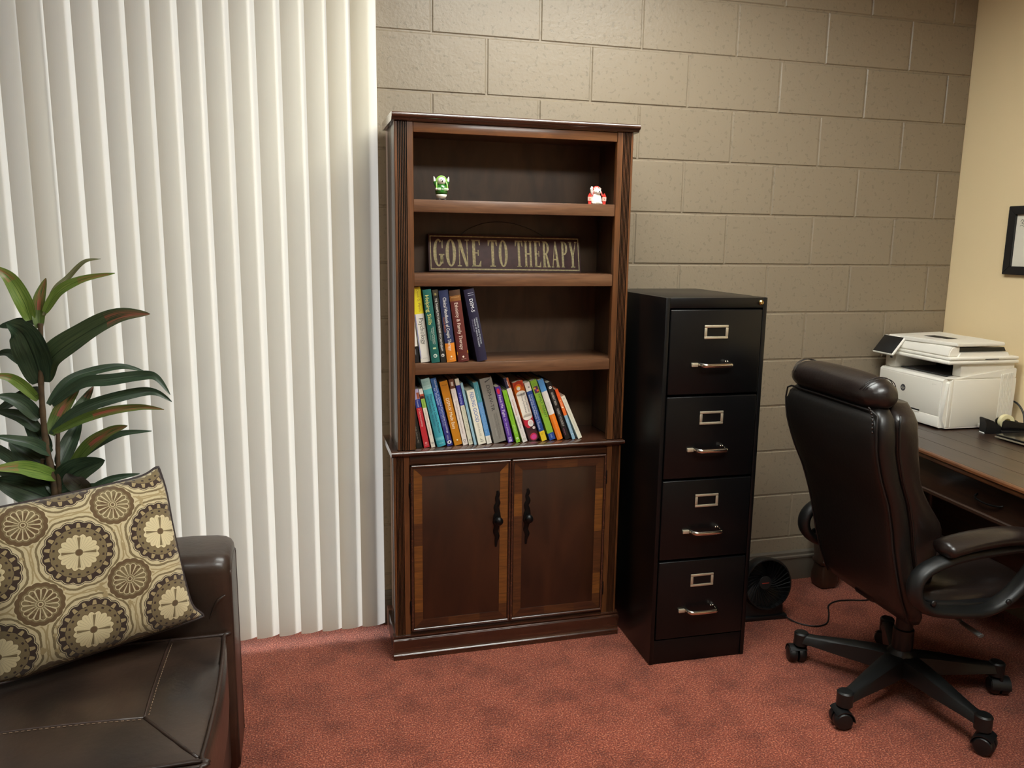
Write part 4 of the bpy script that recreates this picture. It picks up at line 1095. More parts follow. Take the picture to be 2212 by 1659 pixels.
# ------------------------------------------------------------------ tape dispenser, laptop, cable on the desk
M_GLOSSK = mat('gloss_black', (16, 16, 17), 0.2, coat=.4)
td = empty('tape_dispenser', (2.120, -.497, DZ), math.radians(-14), 'black desk tape dispenser with white tape roll beside the printer', 'dispenser')
bm = NB()
prism(bm, [(.0, .0), (.004, .030), (-.004, .060), (.002, .062), (.030, .052), (.044, .040), (.060, .030), (.060, .0)], -.022, .022, lambda a, b_, d: Vector((a, d, b_)))
bmesh.ops.bevel(bm, geom=list(bm.edges), offset=.002, segments=2, affect='EDGES'); build('front_block', bm, M_BLK, td)
bm = NB(); box(bm, .0605, .165, -.028, .028, .0, .016, .004); build('base', bm, M_BLK, td)
for s in (-1, 1):
    bm = NB(); prism(bm, [(.062, .0165), (.064, .050), (.074, .058), (.150, .046), (.163, .036), (.165, .0165)], s * .024 - .003, s * .024 + .003, lambda a, b_, d: Vector((a, d, b_)))
    bmesh.ops.bevel(bm, geom=list(bm.edges), offset=.0015, segments=2, affect='EDGES'); build('side_wall', bm, M_GLOSSK, td)
RM = Matrix.Translation((.092, 0, .046)) @ Matrix.Rotation(PI / 2, 4, 'X')
bm = NB(); lathe(bm, [(.0285, -.0095), (.0290, -.0085), (.0290, .0085), (.0285, .0095), (.014, .0095), (.014, -.0095)], 28, RM); build('tape_roll', bm, mat('tape_cream', (232, 222, 176), .35), td, 40)
bm = NB(); box(bm, -.0015, .0045, -.016, .016, .0, .004, .0005); build('foot_pad', bm, M_WHITE, td)
lp = empty('laptop', (2.088, -.590, DZ), math.radians(-90), 'thin closed black laptop lying in front of the tape dispenser', 'laptop')
bm = NB(); box(bm, .0, .33, .0, .225, .0045, .0135, .003, 3); build('base', bm, M_GLOSSK, lp)
bm = NB(); box(bm, .0, .33, -.0012, .0, .0065, .0125, .0004); build('edge_trim', bm, M_NICKEL, lp)
bm = NB(); box(bm, .001, .329, .001, .224, .0140, .0200, .0025, 3); build('lid', bm, M_GLOSSK, lp)
for x_ in (.03, .30):
    for y_ in (.03, .195):
        bm = NB(); lathe(bm, [(.006, 0), (.006, .0045)], 10, Matrix.Translation((x_, y_, 0))); build('foot', bm, M_BLK, lp)
bm = NB()
tube(bm, catmull([(2.337, -.36, DZ + .10), (2.334, -.435, DZ + .105), (2.330, -.480, DZ + .075), (2.325, -.50, DZ + .03), (2.325, -.50, DZ + .004), (2.29, -.545, DZ + .004), (2.335, -.60, DZ + .004)], 5), .0038, 7)
finish(build('cable', bm, M_BLK, None, 60), 'black cable looping down behind the printer by the tan wall', 'cable')

# ------------------------------------------------------------------ framed certificate on the right wall
M_FR = mat('frame_black', (24, 24, 26), .4)
fr = empty('picture_frame', (XR, -.293, 1.398), 0, 'black framed certificate hanging on the tan wall', 'picture')
FWd, FHt, fw = .345, .276, .034
def Fp(a, z, d): return Vector((-d, -a, z))
for nm, poly in (('top', [(0, FHt), (FWd, FHt), (FWd - fw, FHt - fw), (fw, FHt - fw)]), ('bot', [(0, 0), (FWd, 0), (FWd - fw, fw), (fw, fw)]), ('l', [(0, 0), (fw, fw), (fw, FHt - fw), (0, FHt)]), ('r', [(FWd, 0), (FWd - fw, fw), (FWd - fw, FHt - fw), (FWd, FHt)])):
    bm = NB(); prism(bm, poly, .001, .020, lambda a, z, d: Fp(a, z, d)); bmesh.ops.bevel(bm, geom=list(bm.edges), offset=.002, segments=2, affect='EDGES')
    build('frame_rail', bm, M_FR, fr)
bm = NB(); prism(bm, [(fw - .003, fw - .003), (FWd - fw + .003, fw - .003), (FWd - fw + .003, FHt - fw + .003), (fw - .003, FHt - fw + .003)], .002, .008, lambda a, z, d: Fp(a, z, d)); pp = build('certificate', bm, mat('certificate_paper', (222, 216, 200), .6), fr, 0)
bm = NB()
tube(bm, catmull([Fp(.052, .214, .0084), Fp(.060, .222, .0084), Fp(.066, .214, .0084), Fp(.058, .208, .0084), Fp(.068, .203, .0084)], 4), .0011, 5); tube(bm, catmull([Fp(.052, .196, .0084), Fp(.060, .199, .0084), Fp(.070, .194, .0084)], 4), .0010, 5)
build('flourish', bm, flat('6a6a66'), pp, 60)

# ------------------------------------------------------------------ office chair
M_LEA = mat('brown_black_leather', (31, 23, 20), 0.34, var=.25, vscale=9, bump=.35, bscale=90, coat=.15)
M_LEA2 = mat('brown_black_leather_back', (20, 17, 15), 0.42, var=.2, vscale=9, bump=.3, bscale=90, coat=.08)
M_SEAM = mat('dark_thread', (20, 15, 13), .6)
M_CHP = mat('chair_plastic', (20, 21, 21), 0.42, bump=.15, bscale=900)
ch = empty('office_chair', (1.45, -.92, 0), math.radians(-3), 'high backed dark brown leather office chair on a black five star base', 'chair')
# base
bm = NB(); lathe(bm, [(.030, .075), (.048, .085), (.052, .11), (.046, .150), (.034, .165)], 24); build('hub', bm, M_CHP, ch)
leg_me = cas_me = None
for k in range(5):
    a = math.radians(60 + 72 * k)
    if leg_me is None:
        bm = NB()
        loft(bm, [[Vector((r, y * w * 1.22, z)) for y, z in ((-1, zl), (-.8, zh - .006), (-.5, zh), (.5, zh), (.8, zh - .006), (1, zl))] for r, w, zl, zh in ((.030, .034, .088, .150), (.09, .031, .086, .146), (.18, .026, .084, .133), (.27, .020, .084, .118), (.318, .019, .084, .112), (.338, .018, .083, .109), (.346, .012, .083, .104))])
        lathe(bm, [(.025, .070), (.0255, .113), (.021, .118), (.004, .119)], 18, Matrix.Translation((.330, 0, 0)))
        l = build('leg', bm, M_CHP, ch, 40); leg_me = l.data
    else: l = link('leg', leg_me, ch)
    l.rotation_euler = (0, 0, a)
    for nm in ('caster',):
        if cas_me is None:
            bm = NB()
            WM = Matrix.Translation((0, 0, .0310)) @ Matrix.Rotation(PI / 2, 4, 'X')
            for s0 in (-1, 1):
                lathe(bm, [(.012, s0 * .003), (.0295, s0 * .004), (.0310, s0 * .009), (.0300, s0 * .024), (.024, s0 * .031), (.004, s0 * .034)], 24, WM)
            lathe(bm, [(.0080, .020), (.0080, .074)], 10, Matrix.Translation((-.016, 0, 0)))
            q_ = [math.radians(v) for v in range(40, 186, 12)]
            arc = [(.0338 * math.cos(v), .0310 + .0338 * math.sin(v)) for v in q_] + [(.0314 * math.cos(v), .0310 + .0314 * math.sin(v)) for v in q_[::-1]]
            t = bmesh.new(); prism(t, arc, -.030, .030, lambda p, q, d: Vector((p, d, q))); merge(bm, t)
            c_ = build('caster', bm, M_BLK, l, 40); cas_me = c_.data
        else: c_ = link('caster', cas_me, l)
        c_.location = (.343, 0, 0); c_.rotation_euler = (0, 0, (.9, 2.2, -.6, .5, 1.4)[k])
bm = NB(); lathe(bm, [(.033, .150), (.033, .235), (.027, .238), (.027, .300), (.021, .303), (.021, .36)], 20); build('gas_column', bm, M_BLK, ch)
bm = NB(); box(bm, -.13, .13, -.075, .075, .345, .385, .012); box(bm, -.17, -.10, -.05, .05, .36, .40, .01); build('tilt_mechanism', bm, M_BLK, ch)
bm = NB(); tube(bm, catmull([(.02, -.06, .362), (.03, -.16, .358), (.04, -.22, .350)], 4), .005, 8); tube(bm, [(.035, -.20, .352), (.047, -.27, .340)], [.009, .012], 10, flat_=.5, up=(0, 0, 1)); build('lever', bm, mat('lever_grey', (90, 90, 88), .35), ch, 60)
# seat
bm = NB()
def seat_ring(z, g, p=4.5): return sring(.068, 0, z, .235 + g, .243 + g, p, 40)
loft(bm, [seat_ring(.386, -.05), seat_ring(.392, -.02), seat_ring(.410, .004), seat_ring(.440, .010), seat_ring(.470, .006), seat_ring(.492, -.012), seat_ring(.503, -.045), seat_ring(.508, -.10)])
for v in bm.verts:
    if v.co.x > .18: v.co.z -= (v.co.x - .18) ** 2 * 2.6
st_ = build('seat', bm, M_LEA, ch, 180)
bm = NB(); tube(bm, [v for v in sring(.068, 0, .4405, .246, .254, 4.5, 60)], .004, 6, closed=True)
for v in bm.verts:
    if v.co.x > .18: v.co.z -= (v.co.x - .18) ** 2 * 2.6
build('seat_piping', bm, M_LEA2, st_, 180)
# back: shell panel behind, cushion in front, head roll over the top
RX = [(.345, -.150), (.385, -.172), (.45, -.200), (.52, -.222), (.60, -.243), (.68, -.262), (.76, -.288), (.84, -.325), (.92, -.352), (.99, -.362), (1.04, -.358), (1.08, -.345)]
def rx(z):
    for (z0, x0), (z1, x1) in zip(RX[:-1], RX[1:]):
        if z <= z1: return x0 + (x1 - x0) * max(0, (z - z0) / (z1 - z0))
    return RX[-1][1]
def hw(z): return .222 + .030 * max(0, min(1, (z - .62) / .34)) - .02 * max(0, (z - 1.02) / .06)
zs = [.352 + .70 * k / 22 for k in range(23)]
bm = NB(); rings = []
for i, z in enumerate(zs):
    e = 1.0 if 1 < i < 21 else (.86 if i in (0, 22) else .955)
    rings.append(sring(rx(z) + .034, 0, z, .034 * (1 if 0 < i < 22 else .7), hw(z) * e, 5.5, 40))
loft(bm, rings); bk = build('back_shell', bm, M_LEA2, ch, 180)
# raised rear panel with its seam
bm = NB(); rings = []
zp = [.368 + .662 * k / 20 for k in range(21)]
for i, z in enumerate(zp):
    e = .93 if 0 < i < 20 else .84
    rings.append(sring(rx(z) + .006, 0, z, .0125 * (1 if 0 < i < 20 else .5), hw(z) * e, 3.6, 36))
loft(bm, rings); build('rear_panel', bm, M_LEA2, bk, 180)
bm = NB()
loop = [Vector((rx(z) + .0015, hw(z) * .945, z)) for z in zp] + [Vector((rx(1.040) - .001, hw(1.04) * .945 * t, 1.040)) for t in (.9, .6, .3, 0, -.3, -.6, -.9)] + [Vector((rx(z) + .0015, -hw(z) * .945, z)) for z in zp[::-1]]
tube(bm, loop, .0032, 6); build('seam_welt', bm, M_SEAM, bk, 180)
bm = NB()
for k in range(9):
    a = k / 8; y = -.205 - .032 * math.sin(a * PI / 2); z = 1.046 - .055 * (1 - math.cos(a * PI / 2)) - .01 * a
    ellipsoid(bm, (rx(z) - .0035, y * .96, z), (.003, .0038, .0038), 8, 6)
finish(build('pucker', bm, M_LEA, bk, 180), kind='stuff')
# front cushions
bm = NB(); rings = []
zc = [.47 + .585 * k / 24 for k in range(25)]
for i, z in enumerate(zc):
    lum = .060 * math.exp(-((z - .66) / .085) ** 2) + .020 * math.exp(-((z - .93) / .12) ** 2)
    th = .045 + lum * .5
    e = .985 if 1 < i < 23 else (.8 if i in (0, 24) else .93)
    rings.append(sring(rx(z) + .050 + th, 0, z, th, hw(z) * e * .985, 4.6, 36))
loft(bm, rings); fc_ = build('back_cushion', bm, M_LEA, ch, 180)
bm = NB()
for s_ in (-1, 1):
    tube(bm, [Vector((rx(z) + .0665, s_ * hw(z) * 1.0, z)) for z in zc[1:-1]], .0038, 6)
build('cushion_piping', bm, M_LEA2, fc_, 180)
# head roll
bm = NB(); N = 18; rings = []
for k in range(N + 1):
    y = -.228 + .462 * k / N
    t = min(1, abs(y) / .236); s0 = max(.12, (1 - t ** 7) ** .5) if t < 1 else .12
    cx = -.318 - .004 * (1 - t * t); cz = 1.078 + .010 * (1 - t * t)
    rings.append([Vector((cx + math.cos(q) * .058 * s0, y, cz + math.sin(q) * .050 * s0)) for q in [2 * PI * j / 24 for j in range(24)]])
loft(bm, rings); hr = build('head_roll', bm, M_LEA, ch, 180)
bm = NB()
for y in (-.165, -.178, .165, .178):
    t = abs(y) / .245; s0 = (1 - t ** 7) ** .5
    tube(bm, [Vector((-.318 - .004 * (1 - t * t) + math.cos(q) * .0588 * s0, y + .018 * math.sin(q) * (-1 if y < 0 else 1), 1.078 + .010 * (1 - t * t) + math.sin(q) * .0508 * s0)) for q in [.3 + 2.6 * j / 12 for j in range(13)]], .0013, 5)
build('roll_seam', bm, M_SEAM, hr, 180)
# arms
for s_ in (-1, 1):
    y0 = s_ * .287
    AX = lambda P_: [(x if x < .03 else .03 + (x - .03) * .72, y, z) for x, y, z in P_]
    loop = catmull(AX([(-.06, y0, .617), (-.130, y0, .602), (-.190, y0, .578), (-.219, y0, .540), (-.212, y0, .492), (-.165, y0 * .985, .454), (-.075, y0 * .975, .435), (.03, y0 * .97, .430), (.12, y0 * .975, .455), (.19, y0 * .985, .500), (.245, y0, .560), (.268, y0, .605), (.245, y0, .628), (.15, y0, .630), (.04, y0, .626)]), 5, closed=True)
    bm = NB(); tube(bm, loop, .0180, 14, up=(0, 1, 0), flat_=1.6, closed=True)
    af = build('arm_frame', bm, M_CHP, ch, 180)
    bm = NB()
    for bx, bz in ((-.165, .480), (.095, .462)): ellipsoid(bm, (bx, y0 * .985 + s_ * .021, bz), (.010, .006, .010), 12, 8)
    build('arm_bolt', bm, M_BLK, af, 180)
    bm = NB(); box(bm, -.13, .09, min(s_ * .20, s_ * .272), max(s_ * .20, s_ * .272), .425, .455, .01); build('arm_bracket', bm, M_BLK, ch)
    bm = NB(); pp_ = catmull(AX([(-.150, y0, .636), (-.125, y0, .642), (-.06, y0, .655), (.03, y0, .664), (.12, y0, .664), (.20, y0, .656), (.26, y0, .642), (.278, y0, .636)]), 4)
    r_ = []
    for i in range(len(pp_)):
        t = i / (len(pp_) - 1); r_.append(max(.003, .026 * min(1, (math.sin(PI * min(t * 4.5, .5)))) * min(1, math.sin(PI * min((1 - t) * 5, .5)))))
    tube(bm, pp_, r_, 16, up=(0, 1, 0), flat_=1.75)
    ap_ = build('arm_pad', bm, M_LEA, ch, 180)

# ------------------------------------------------------------------ sofa
def sofa_leather():
    return mat('sofa_leather', (56, 42, 33), 0.36, var=.45, vscale=5, bump=.35, bscale=70, coat=.08, dark=(34, 26, 22))
M_SOFA = sofa_leather()
M_SOFA2 = mat('sofa_leather_side', (52, 37, 30), 0.42, var=.35, vscale=6, bump=.4, bscale=70, coat=.08)
M_STITCH = mat('tan_thread', (118, 96, 76), .7)
so = empty('sofa', (-.69, -.66, 0), 0, 'dark brown leather sofa with square arm and stitched seat cushions', 'sofa')
def S(x, y, z): return Vector((x + .69, y + .66, z))
def sbox(name, x0, x1, y0, y1, z0, z1, bev, mt, parent=so, seg=4, puff=None):
    bm = NB()
    t = bmesh.new(); box(t, x0 + .69, x1 + .69, y0 + .66, y1 + .66, z0, z1)
    bmesh.ops.subdivide_edges(t, edges=list(t.edges), cuts=6, use_grid_fill=True)
    if puff: puff(t)
    sh = [e for e in t.edges if len(e.link_faces) == 2 and e.link_faces[0].normal.dot(e.link_faces[1].normal) < .5]
    t.normal_update()
    sh = [e for e in t.edges if len(e.link_faces) == 2 and e.link_faces[0].normal.dot(e.link_faces[1].normal) < .6]
    if bev: bmesh.ops.bevel(t, geom=sh, offset=bev, segments=seg, profile=.5, affect='EDGES')
    merge(bm, t)
    return build(name, bm, mt, parent, 180)
SY0, SY1 = -.66, -2.24
sbox('base', -1.62, -.712, SY1 + .02, SY0 - .03, .06, .285, .015, M_SOFA2)
# far arm, near arm
for ya, yb in ((-.875, -.665), (-2.235, -2.025)):
    bm = NB(); R_ = []
    cy = (ya + yb) / 2 + .66; hwid = (yb - ya) / 2
    for x, g in ((-1.60, .03), (-1.58, .0), (-1.40, .0), (-1.15, .002), (-.95, .0), (-.80, .003), (-.735, .002), (-.712, -.001), (-.700, -.006), (-.693, -.014), (-.690, -.026)):
        sag = .004 * math.sin((x + 1.6) * 11)
        h = hwid + g; zt = .668 + g + sag * .6; rc = .042
        ring = [Vector((x + .69, cy - h, .045)), Vector((x + .69, cy - h, .25)), Vector((x + .69, cy - h, zt - rc - .06))]
        for k in range(7):
            q = PI - PI / 2 * k / 6
            ring.append(Vector((x + .69, cy - h + rc + rc * math.cos(q), zt - rc + rc * math.sin(q))))
        ring.append(Vector((x + .69, cy, zt + .004)))
        for k in range(7):
            q = PI / 2 - PI / 2 * k / 6
            ring.append(Vector((x + .69, cy + h - rc + rc * math.cos(q), zt - rc + rc * math.sin(q))))
        ring += [Vector((x + .69, cy + h, zt - rc - .06)), Vector((x + .69, cy + h, .25)), Vector((x + .69, cy + h, .045))]
        R_.append(ring)
    loft(bm, R_)
    a_ = build('arm', bm, M_SOFA, so, 180)
    # tucked fold and front-panel welt
    bm = NB()
    tube(bm, catmull([Vector((-.0030, cy - hwid + .020, .05)), Vector((-.0030, cy - hwid + .020, .56)), Vector((-.0030, cy - hwid + .034, .622)), Vector((-.0030, cy, .640)), Vector((-.0030, cy + hwid - .034, .622)), Vector((-.0030, cy + hwid - .020, .56)), Vector((-.0030, cy + hwid - .020, .05))], 5), .0042, 6)
    build('arm_welt', bm, M_SOFA2, a_, 180)
    bm = NB()
    for q0, ln, wd in ((.010, .050, .0050),):
        tube(bm, catmull([Vector((-.012 - q0 * .3, cy - hwid - .0005, .575 - q0)), Vector((-.028 - q0, cy - hwid - .0035, .560 - q0 * 1.4)), Vector((-.034 - q0 - ln * .3, cy - hwid - .0010, .53 - q0 - ln * .4))], 4), [wd * .3, wd * .6, wd * .8, wd, wd * .9, wd * .8, wd * .6, wd * .4, wd * .2], 8)
    build('fold', bm, M_SOFA, a_, 180)
sbox('back', -1.78, -1.605, SY1, SY0, .05, .86, .05, M_SOFA2)
def seatpuff(t):
    x0, x1 = min(v.co.x for v in t.verts), max(v.co.x for v in t.verts)
    y0, y1 = min(v.co.y for v in t.verts), max(v.co.y for v in t.verts)
    zt = max(v.co.z for v in t.verts)
    for v in t.verts:
        u = (v.co.x - x0) / (x1 - x0) * 2 - 1; w = (v.co.y - y0) / (y1 - y0) * 2 - 1
        if abs(v.co.z - zt) < 1e-4: v.co.z += .024 * (1 - u * u) * (1 - w * w) - .004 * abs(u * w)
        elif u > .99: v.co.x += .016 * (1 - w * w)
for ya, yb in ((-1.437, -.884), (-2.018, -1.445)):
    c_ = sbox('seat_cushion', -1.46, -.708, ya, yb, .292, .462, .017, M_SOFA, seg=4, puff=seatpuff)
    y0, y1 = ya + .66, yb + .66
    def top(x, y):
        u = (x + .77) / .752 * 2 - 1; w = (y - y0) / (y1 - y0) * 2 - 1
        return .462 + .024 * (1 - u * u) * (1 - w * w) - .004 * abs(u * w)
    bm = NB()
    # piping round the top edge
    P = []
    for xx, yy in [(-.765, y0 + .006), (-.40, y0 + .005), (-.04, y0 + .006), (-.022, y0 + .022), (-.013, (y0 + y1) / 2), (-.022, y1 - .022), (-.04, y1 - .006), (-.40, y1 - .005), (-.765, y1 - .006)]:
        P.append(Vector((xx, yy, .4585)))
    tube(bm, catmull(P, 5), .0052, 7); build('piping', bm, M_SOFA2, c_, 180)
    # mitred border seams: tucked welt and a stitched line either side
    ix, iy0, iy1 = -.155, y0 + .17, y1 - .12
    def line(pts, off, r, mt, nm):
        bm = NB(); Q = []
        for (ax, ay), (bx, by) in zip(pts[:-1], pts[1:]):
            for k in range(8):
                t = k / 8; x, y = ax + (bx - ax) * t, ay + (by - ay) * t
                Q.append(Vector((x, y, top(x, y) + off)))
        Q.append(Vector((*pts[-1], top(*pts[-1]) + off)))
        tube(bm, Q, r, 6); build(nm, bm, mt, c_, 180)
    line([(-.76, iy0), (ix, iy0), (ix, y1 - .008)], -.0015, .0036, M_SOFA2, 'seam')
    line([(ix, iy0), (-.03, y0 + .02)], -.0015, .0042, M_SOFA2, 'seam')
    def stitches(ax, ay, bx, by):
        L = math.hypot(bx - ax, by - ay); n = int(L / .011); bm = NB()
        for k in range(n):
            p, q = (k + .2) / n, (k + .75) / n
            a3 = Vector((ax + (bx - ax) * p, ay + (by - ay) * p, 0)); b3 = Vector((ax + (bx - ax) * q, ay + (by - ay) * q, 0))
            a3.z = top(a3.x, a3.y) + .0006; b3.z = top(b3.x, b3.y) + .0006
            tube(bm, [a3, b3], .0011, 4)
        finish(build('stitching', bm, M_STITCH, c_, 0), kind='stuff')
    stitches(-.75, iy0 - .008, ix - .002, iy0 - .008); stitches(ix + .008, iy0 + .004, ix + .008, y1 - .03); stitches(ix + .006, iy0 - .010, -.04, y0 + .036)
for ya, yb in ((-1.437, -.88), (-2.018, -1.443)):
    sbox('back_cushion', -1.60, -1.475, ya, yb, .47, .90, .045, M_SOFA)
for x in (-1.55, -.78):
    for y in (-.74, -2.16):
        bm = NB(); lathe(bm, [(.022, .0), (.028, .058)], 14, Matrix.Translation(S(x, y, 0))); build('foot', bm, M_DZ, so)

# ------------------------------------------------------------------ throw pillow
def pillow_mat():
    m = bpy.data.materials.new('medallion_weave'); m.use_nodes = True
    nt = m.node_tree; b = nt.nodes['Principled BSDF']; b.inputs['Roughness'].default_value = .9; b.inputs['Specular IOR Level'].default_value = .15
    b.inputs['Sheen Weight'].default_value = .2
    V.nt = nt
    uv = nt.nodes.new('ShaderNodeUVMap'); uv.uv_map = 'weave'
    nz = nt.nodes.new('ShaderNodeTexNoise'); nz.inputs['Scale'].default_value = 38; nz.inputs['Detail'].default_value = 3
    nt.links.new(uv.outputs[0], nz.inputs['Vector'])
    fz = nt.nodes.new('ShaderNodeTexNoise'); fz.inputs['Scale'].default_value = 900; fz.inputs['Detail'].default_value = 1
    nt.links.new(uv.outputs[0], fz.inputs['Vector'])
    sx = nt.nodes.new('ShaderNodeSeparateXYZ'); nt.links.new(uv.outputs[0], sx.inputs[0])
    u, v = V(sx.outputs[0]), V(sx.outputs[1])
    N_ = V(nz.outputs['Fac']) - .5
    def cell(ou, ov):
        a = (u / .190 + ou).fract() - .5; c = (v / .184 + ov).fract() - .5
        r = (a * a + c * c).sqrt(); th = V.op('ARCTAN2', c, a)
        return a, c, r, th
    CREAM, TAN, OLIVE, BROWN, DARK, LIGHT = lin((198, 184, 148)), lin((164, 146, 108)), lin((122, 107, 78)), lin((100, 80, 56)), lin((60, 47, 41)), lin((214, 200, 160))
    # lattice: large medallion centres at u=-.257+k*.19, v=.263+k*.184
    a, c, r, th = cell(.257 / .190 + .5, -.263 / .184 + .5)
    a2, c2, r2, th2 = cell(.257 / .190, -.263 / .184)
    col = vmix((r * 0 + 1), CREAM, CREAM)
    # feathered scrolls round the medallions
    sc = (r + N_ * .05 + (th * 8).cos() * .012)
    for lo, hi, cc in ((.432, .458, OLIVE), (.492, .510, TAN), (.548, .566, OLIVE)):
        col = vmix(sc.gt(lo) * sc.lt(hi) * r2.gt(.27), col, cc)
    col = vmix((V(nz.outputs['Fac'])).gt(.63) * r.gt(.40) * r2.gt(.27), col, TAN)
    # small rosettes
    e2 = r2 + (th2 * 8).cos().abs() * -.014
    col = vmix(e2.lt(.252), col, BROWN)
    col = vmix(e2.lt(.205), col, OLIVE)
    pet = (th2 * 8).cos().abs()
    pr2 = r2 - pet * .022
    col = vmix(pr2.lt(.178), col, CREAM)
    inner = pr2.lt(.168) * pet.gt(.42) * r2.gt(.05)
    col = vmix(inner, col, vmix((N_ + .5).gt(.5), BROWN, OLIVE))
    col = vmix((r2).lt(.045), col, OLIVE); col = vmix(r2.lt(.030), col, CREAM); col = vmix(r2.lt(.020), col, BROWN)
    # large medallions
    e = r - (th * 9).cos().abs() * .022
    col = vmix(e.lt(.388), col, DARK)
    col = vmix(e.lt(.380) * e.gt(.371), col, CREAM)
    tul = (th * 9).cos().abs()
    col = vmix(tul.gt(.70) * r.lt(.372) * r.gt(.315) * (r * 3.2 - tul).lt(.25), col, TAN)
    e3 = r - (th * 9).sin().abs() * .012
    col = vmix(e3.lt(.302), col, OLIVE)
    col = vmix((th * 18).cos().gt(.55) * r.gt(.262) * r.lt(.285), col, DARK)
    fl = r - (th * 8).cos().abs() * .030
    col = vmix(fl.lt(.205), col, BROWN)
    col = vmix(fl.lt(.198), col, LIGHT)
    col = vmix((th * 32).cos().gt(.6) * r.gt(.05) * r.lt(.20), col, CREAM)
    cross = (th * 2 + .35).sin().abs()
    col = vmix(cross.lt(.20) * r.lt(.19), col, OLIVE)
    col = vmix(r.lt(.044), col, OLIVE); col = vmix(r.lt(.036), col, BROWN)
    sp = V(fz.outputs['Fac'])
    col = vmix((sp - .35) * .55, col, tuple(x * .45 for x in BROWN))
    nt.links.new(col.s, b.inputs['Base Color'])
    bp = nt.nodes.new('ShaderNodeBump'); bp.inputs['Strength'].default_value = .4; bp.inputs['Distance'].default_value = .001
    nt.links.new(fz.outputs['Fac'], bp.inputs['Height']); nt.links.new(bp.outputs[0], b.inputs['Normal'])
    return m
PB = Vector((-.765, -.905, .505))      # lower right corner
pex, pey = Vector((.90546, .42115, .05264)), Vector((-.18168, .27251, .94484))
pen = pex.cross(pey)
if pen.y > 0: pen = -pen
pil = empty('throw_pillow', PB, 0, 'patterned beige and brown throw pillow with dark piping leaning on the sofa arm', 'pillow')
PWD, PHT = .475, .424
bm = NB(); uvl = bm.loops.layers.uv.new('weave')
NG = 44
def pil_pt(i, j, side):
    s_, t_ = i / NG * 2 - 1, j / NG * 2 - 1
    m_ = max(abs(s_), abs(t_), 1e-3)
    sc_ = m_ / max(1e-9, (abs(s_) ** 4.5 + abs(t_) ** 4.5) ** (1 / 4.5))
    ws = m_ ** 3
    sx_, sy_ = s_ * (1 - ws + ws * sc_), t_ * (1 - ws + ws * sc_)
    x = sx_ * (1 - .150 * (1 - abs(t_) ** 3.2) * abs(s_) ** 2.0) * 1.07
    y = sy_ * (1 - .135 * (1 - abs(s_) ** 3.2) * abs(t_) ** 2.0) * 1.06
    gb = math.exp(-((s_ - 1) ** 2 + (t_ + 1) ** 2) / .035); gt = math.exp(-((s_ - 1) ** 2 + (t_ - 1) ** 2) / .045)
    x += .110 * gb; y += -.01 * gb
    y += .095 * gt; x -= .02 * gt
    k = max(0, (1 - s_ ** 2)) ** .55 * max(0, (1 - t_ ** 2)) ** .55
    th = .075 * k + .018 * max(0, (1 - s_ ** 6)) ** .5 * max(0, (1 - t_ ** 6)) ** .5
    U_ = -PWD + (x + 1) / 2 * PWD; V_ = (y + 1) / 2 * PHT
    wob = .006 * math.sin(s_ * 5 + 1) * math.sin(t_ * 4)
    # the upper right and lower right corners flop forward as ears
    return pex * U_ + pey * V_ + pen * ((th + wob * k if side > 0 else -.35 * th) + .010), U_, V_
grid = {}
for side in (1, -1):
    for i in range(NG + 1):
        for j in range(NG + 1):
            edge = i in (0, NG) or j in (0, NG)
            if side == -1 and edge: grid[(side, i, j)] = grid[(1, i, j)]; continue
            p, U_, V_ = pil_pt(i, j, side); grid[(side, i, j)] = (bm.verts.new(p), U_, V_)
for side in (1, -1):
    for i in range(NG):
        for j in range(NG):
            q = [grid[(side, i, j)], grid[(side, i + 1, j)], grid[(side, i + 1, j + 1)], grid[(side, i, j + 1)]]
            f = bm.faces.new([k[0] for k in q])
            for lp_, k in zip(f.loops, q): lp_[uvl].uv = (k[1], k[2])
build('cushion', bm, pillow_mat(), pil, 180)
bm = NB()
ring_ = [(i, 0) for i in range(NG)] + [(NG, j) for j in range(NG)] + [(i, NG) for i in range(NG, 0, -1)] + [(0, j) for j in range(NG, 0, -1)]
tube(bm, [pil_pt(i, j, 1)[0] for i, j in ring_], .0042, 6, closed=True)
build('piping', bm, mat('dark_piping', (44, 32, 30), .6), pil, 180)

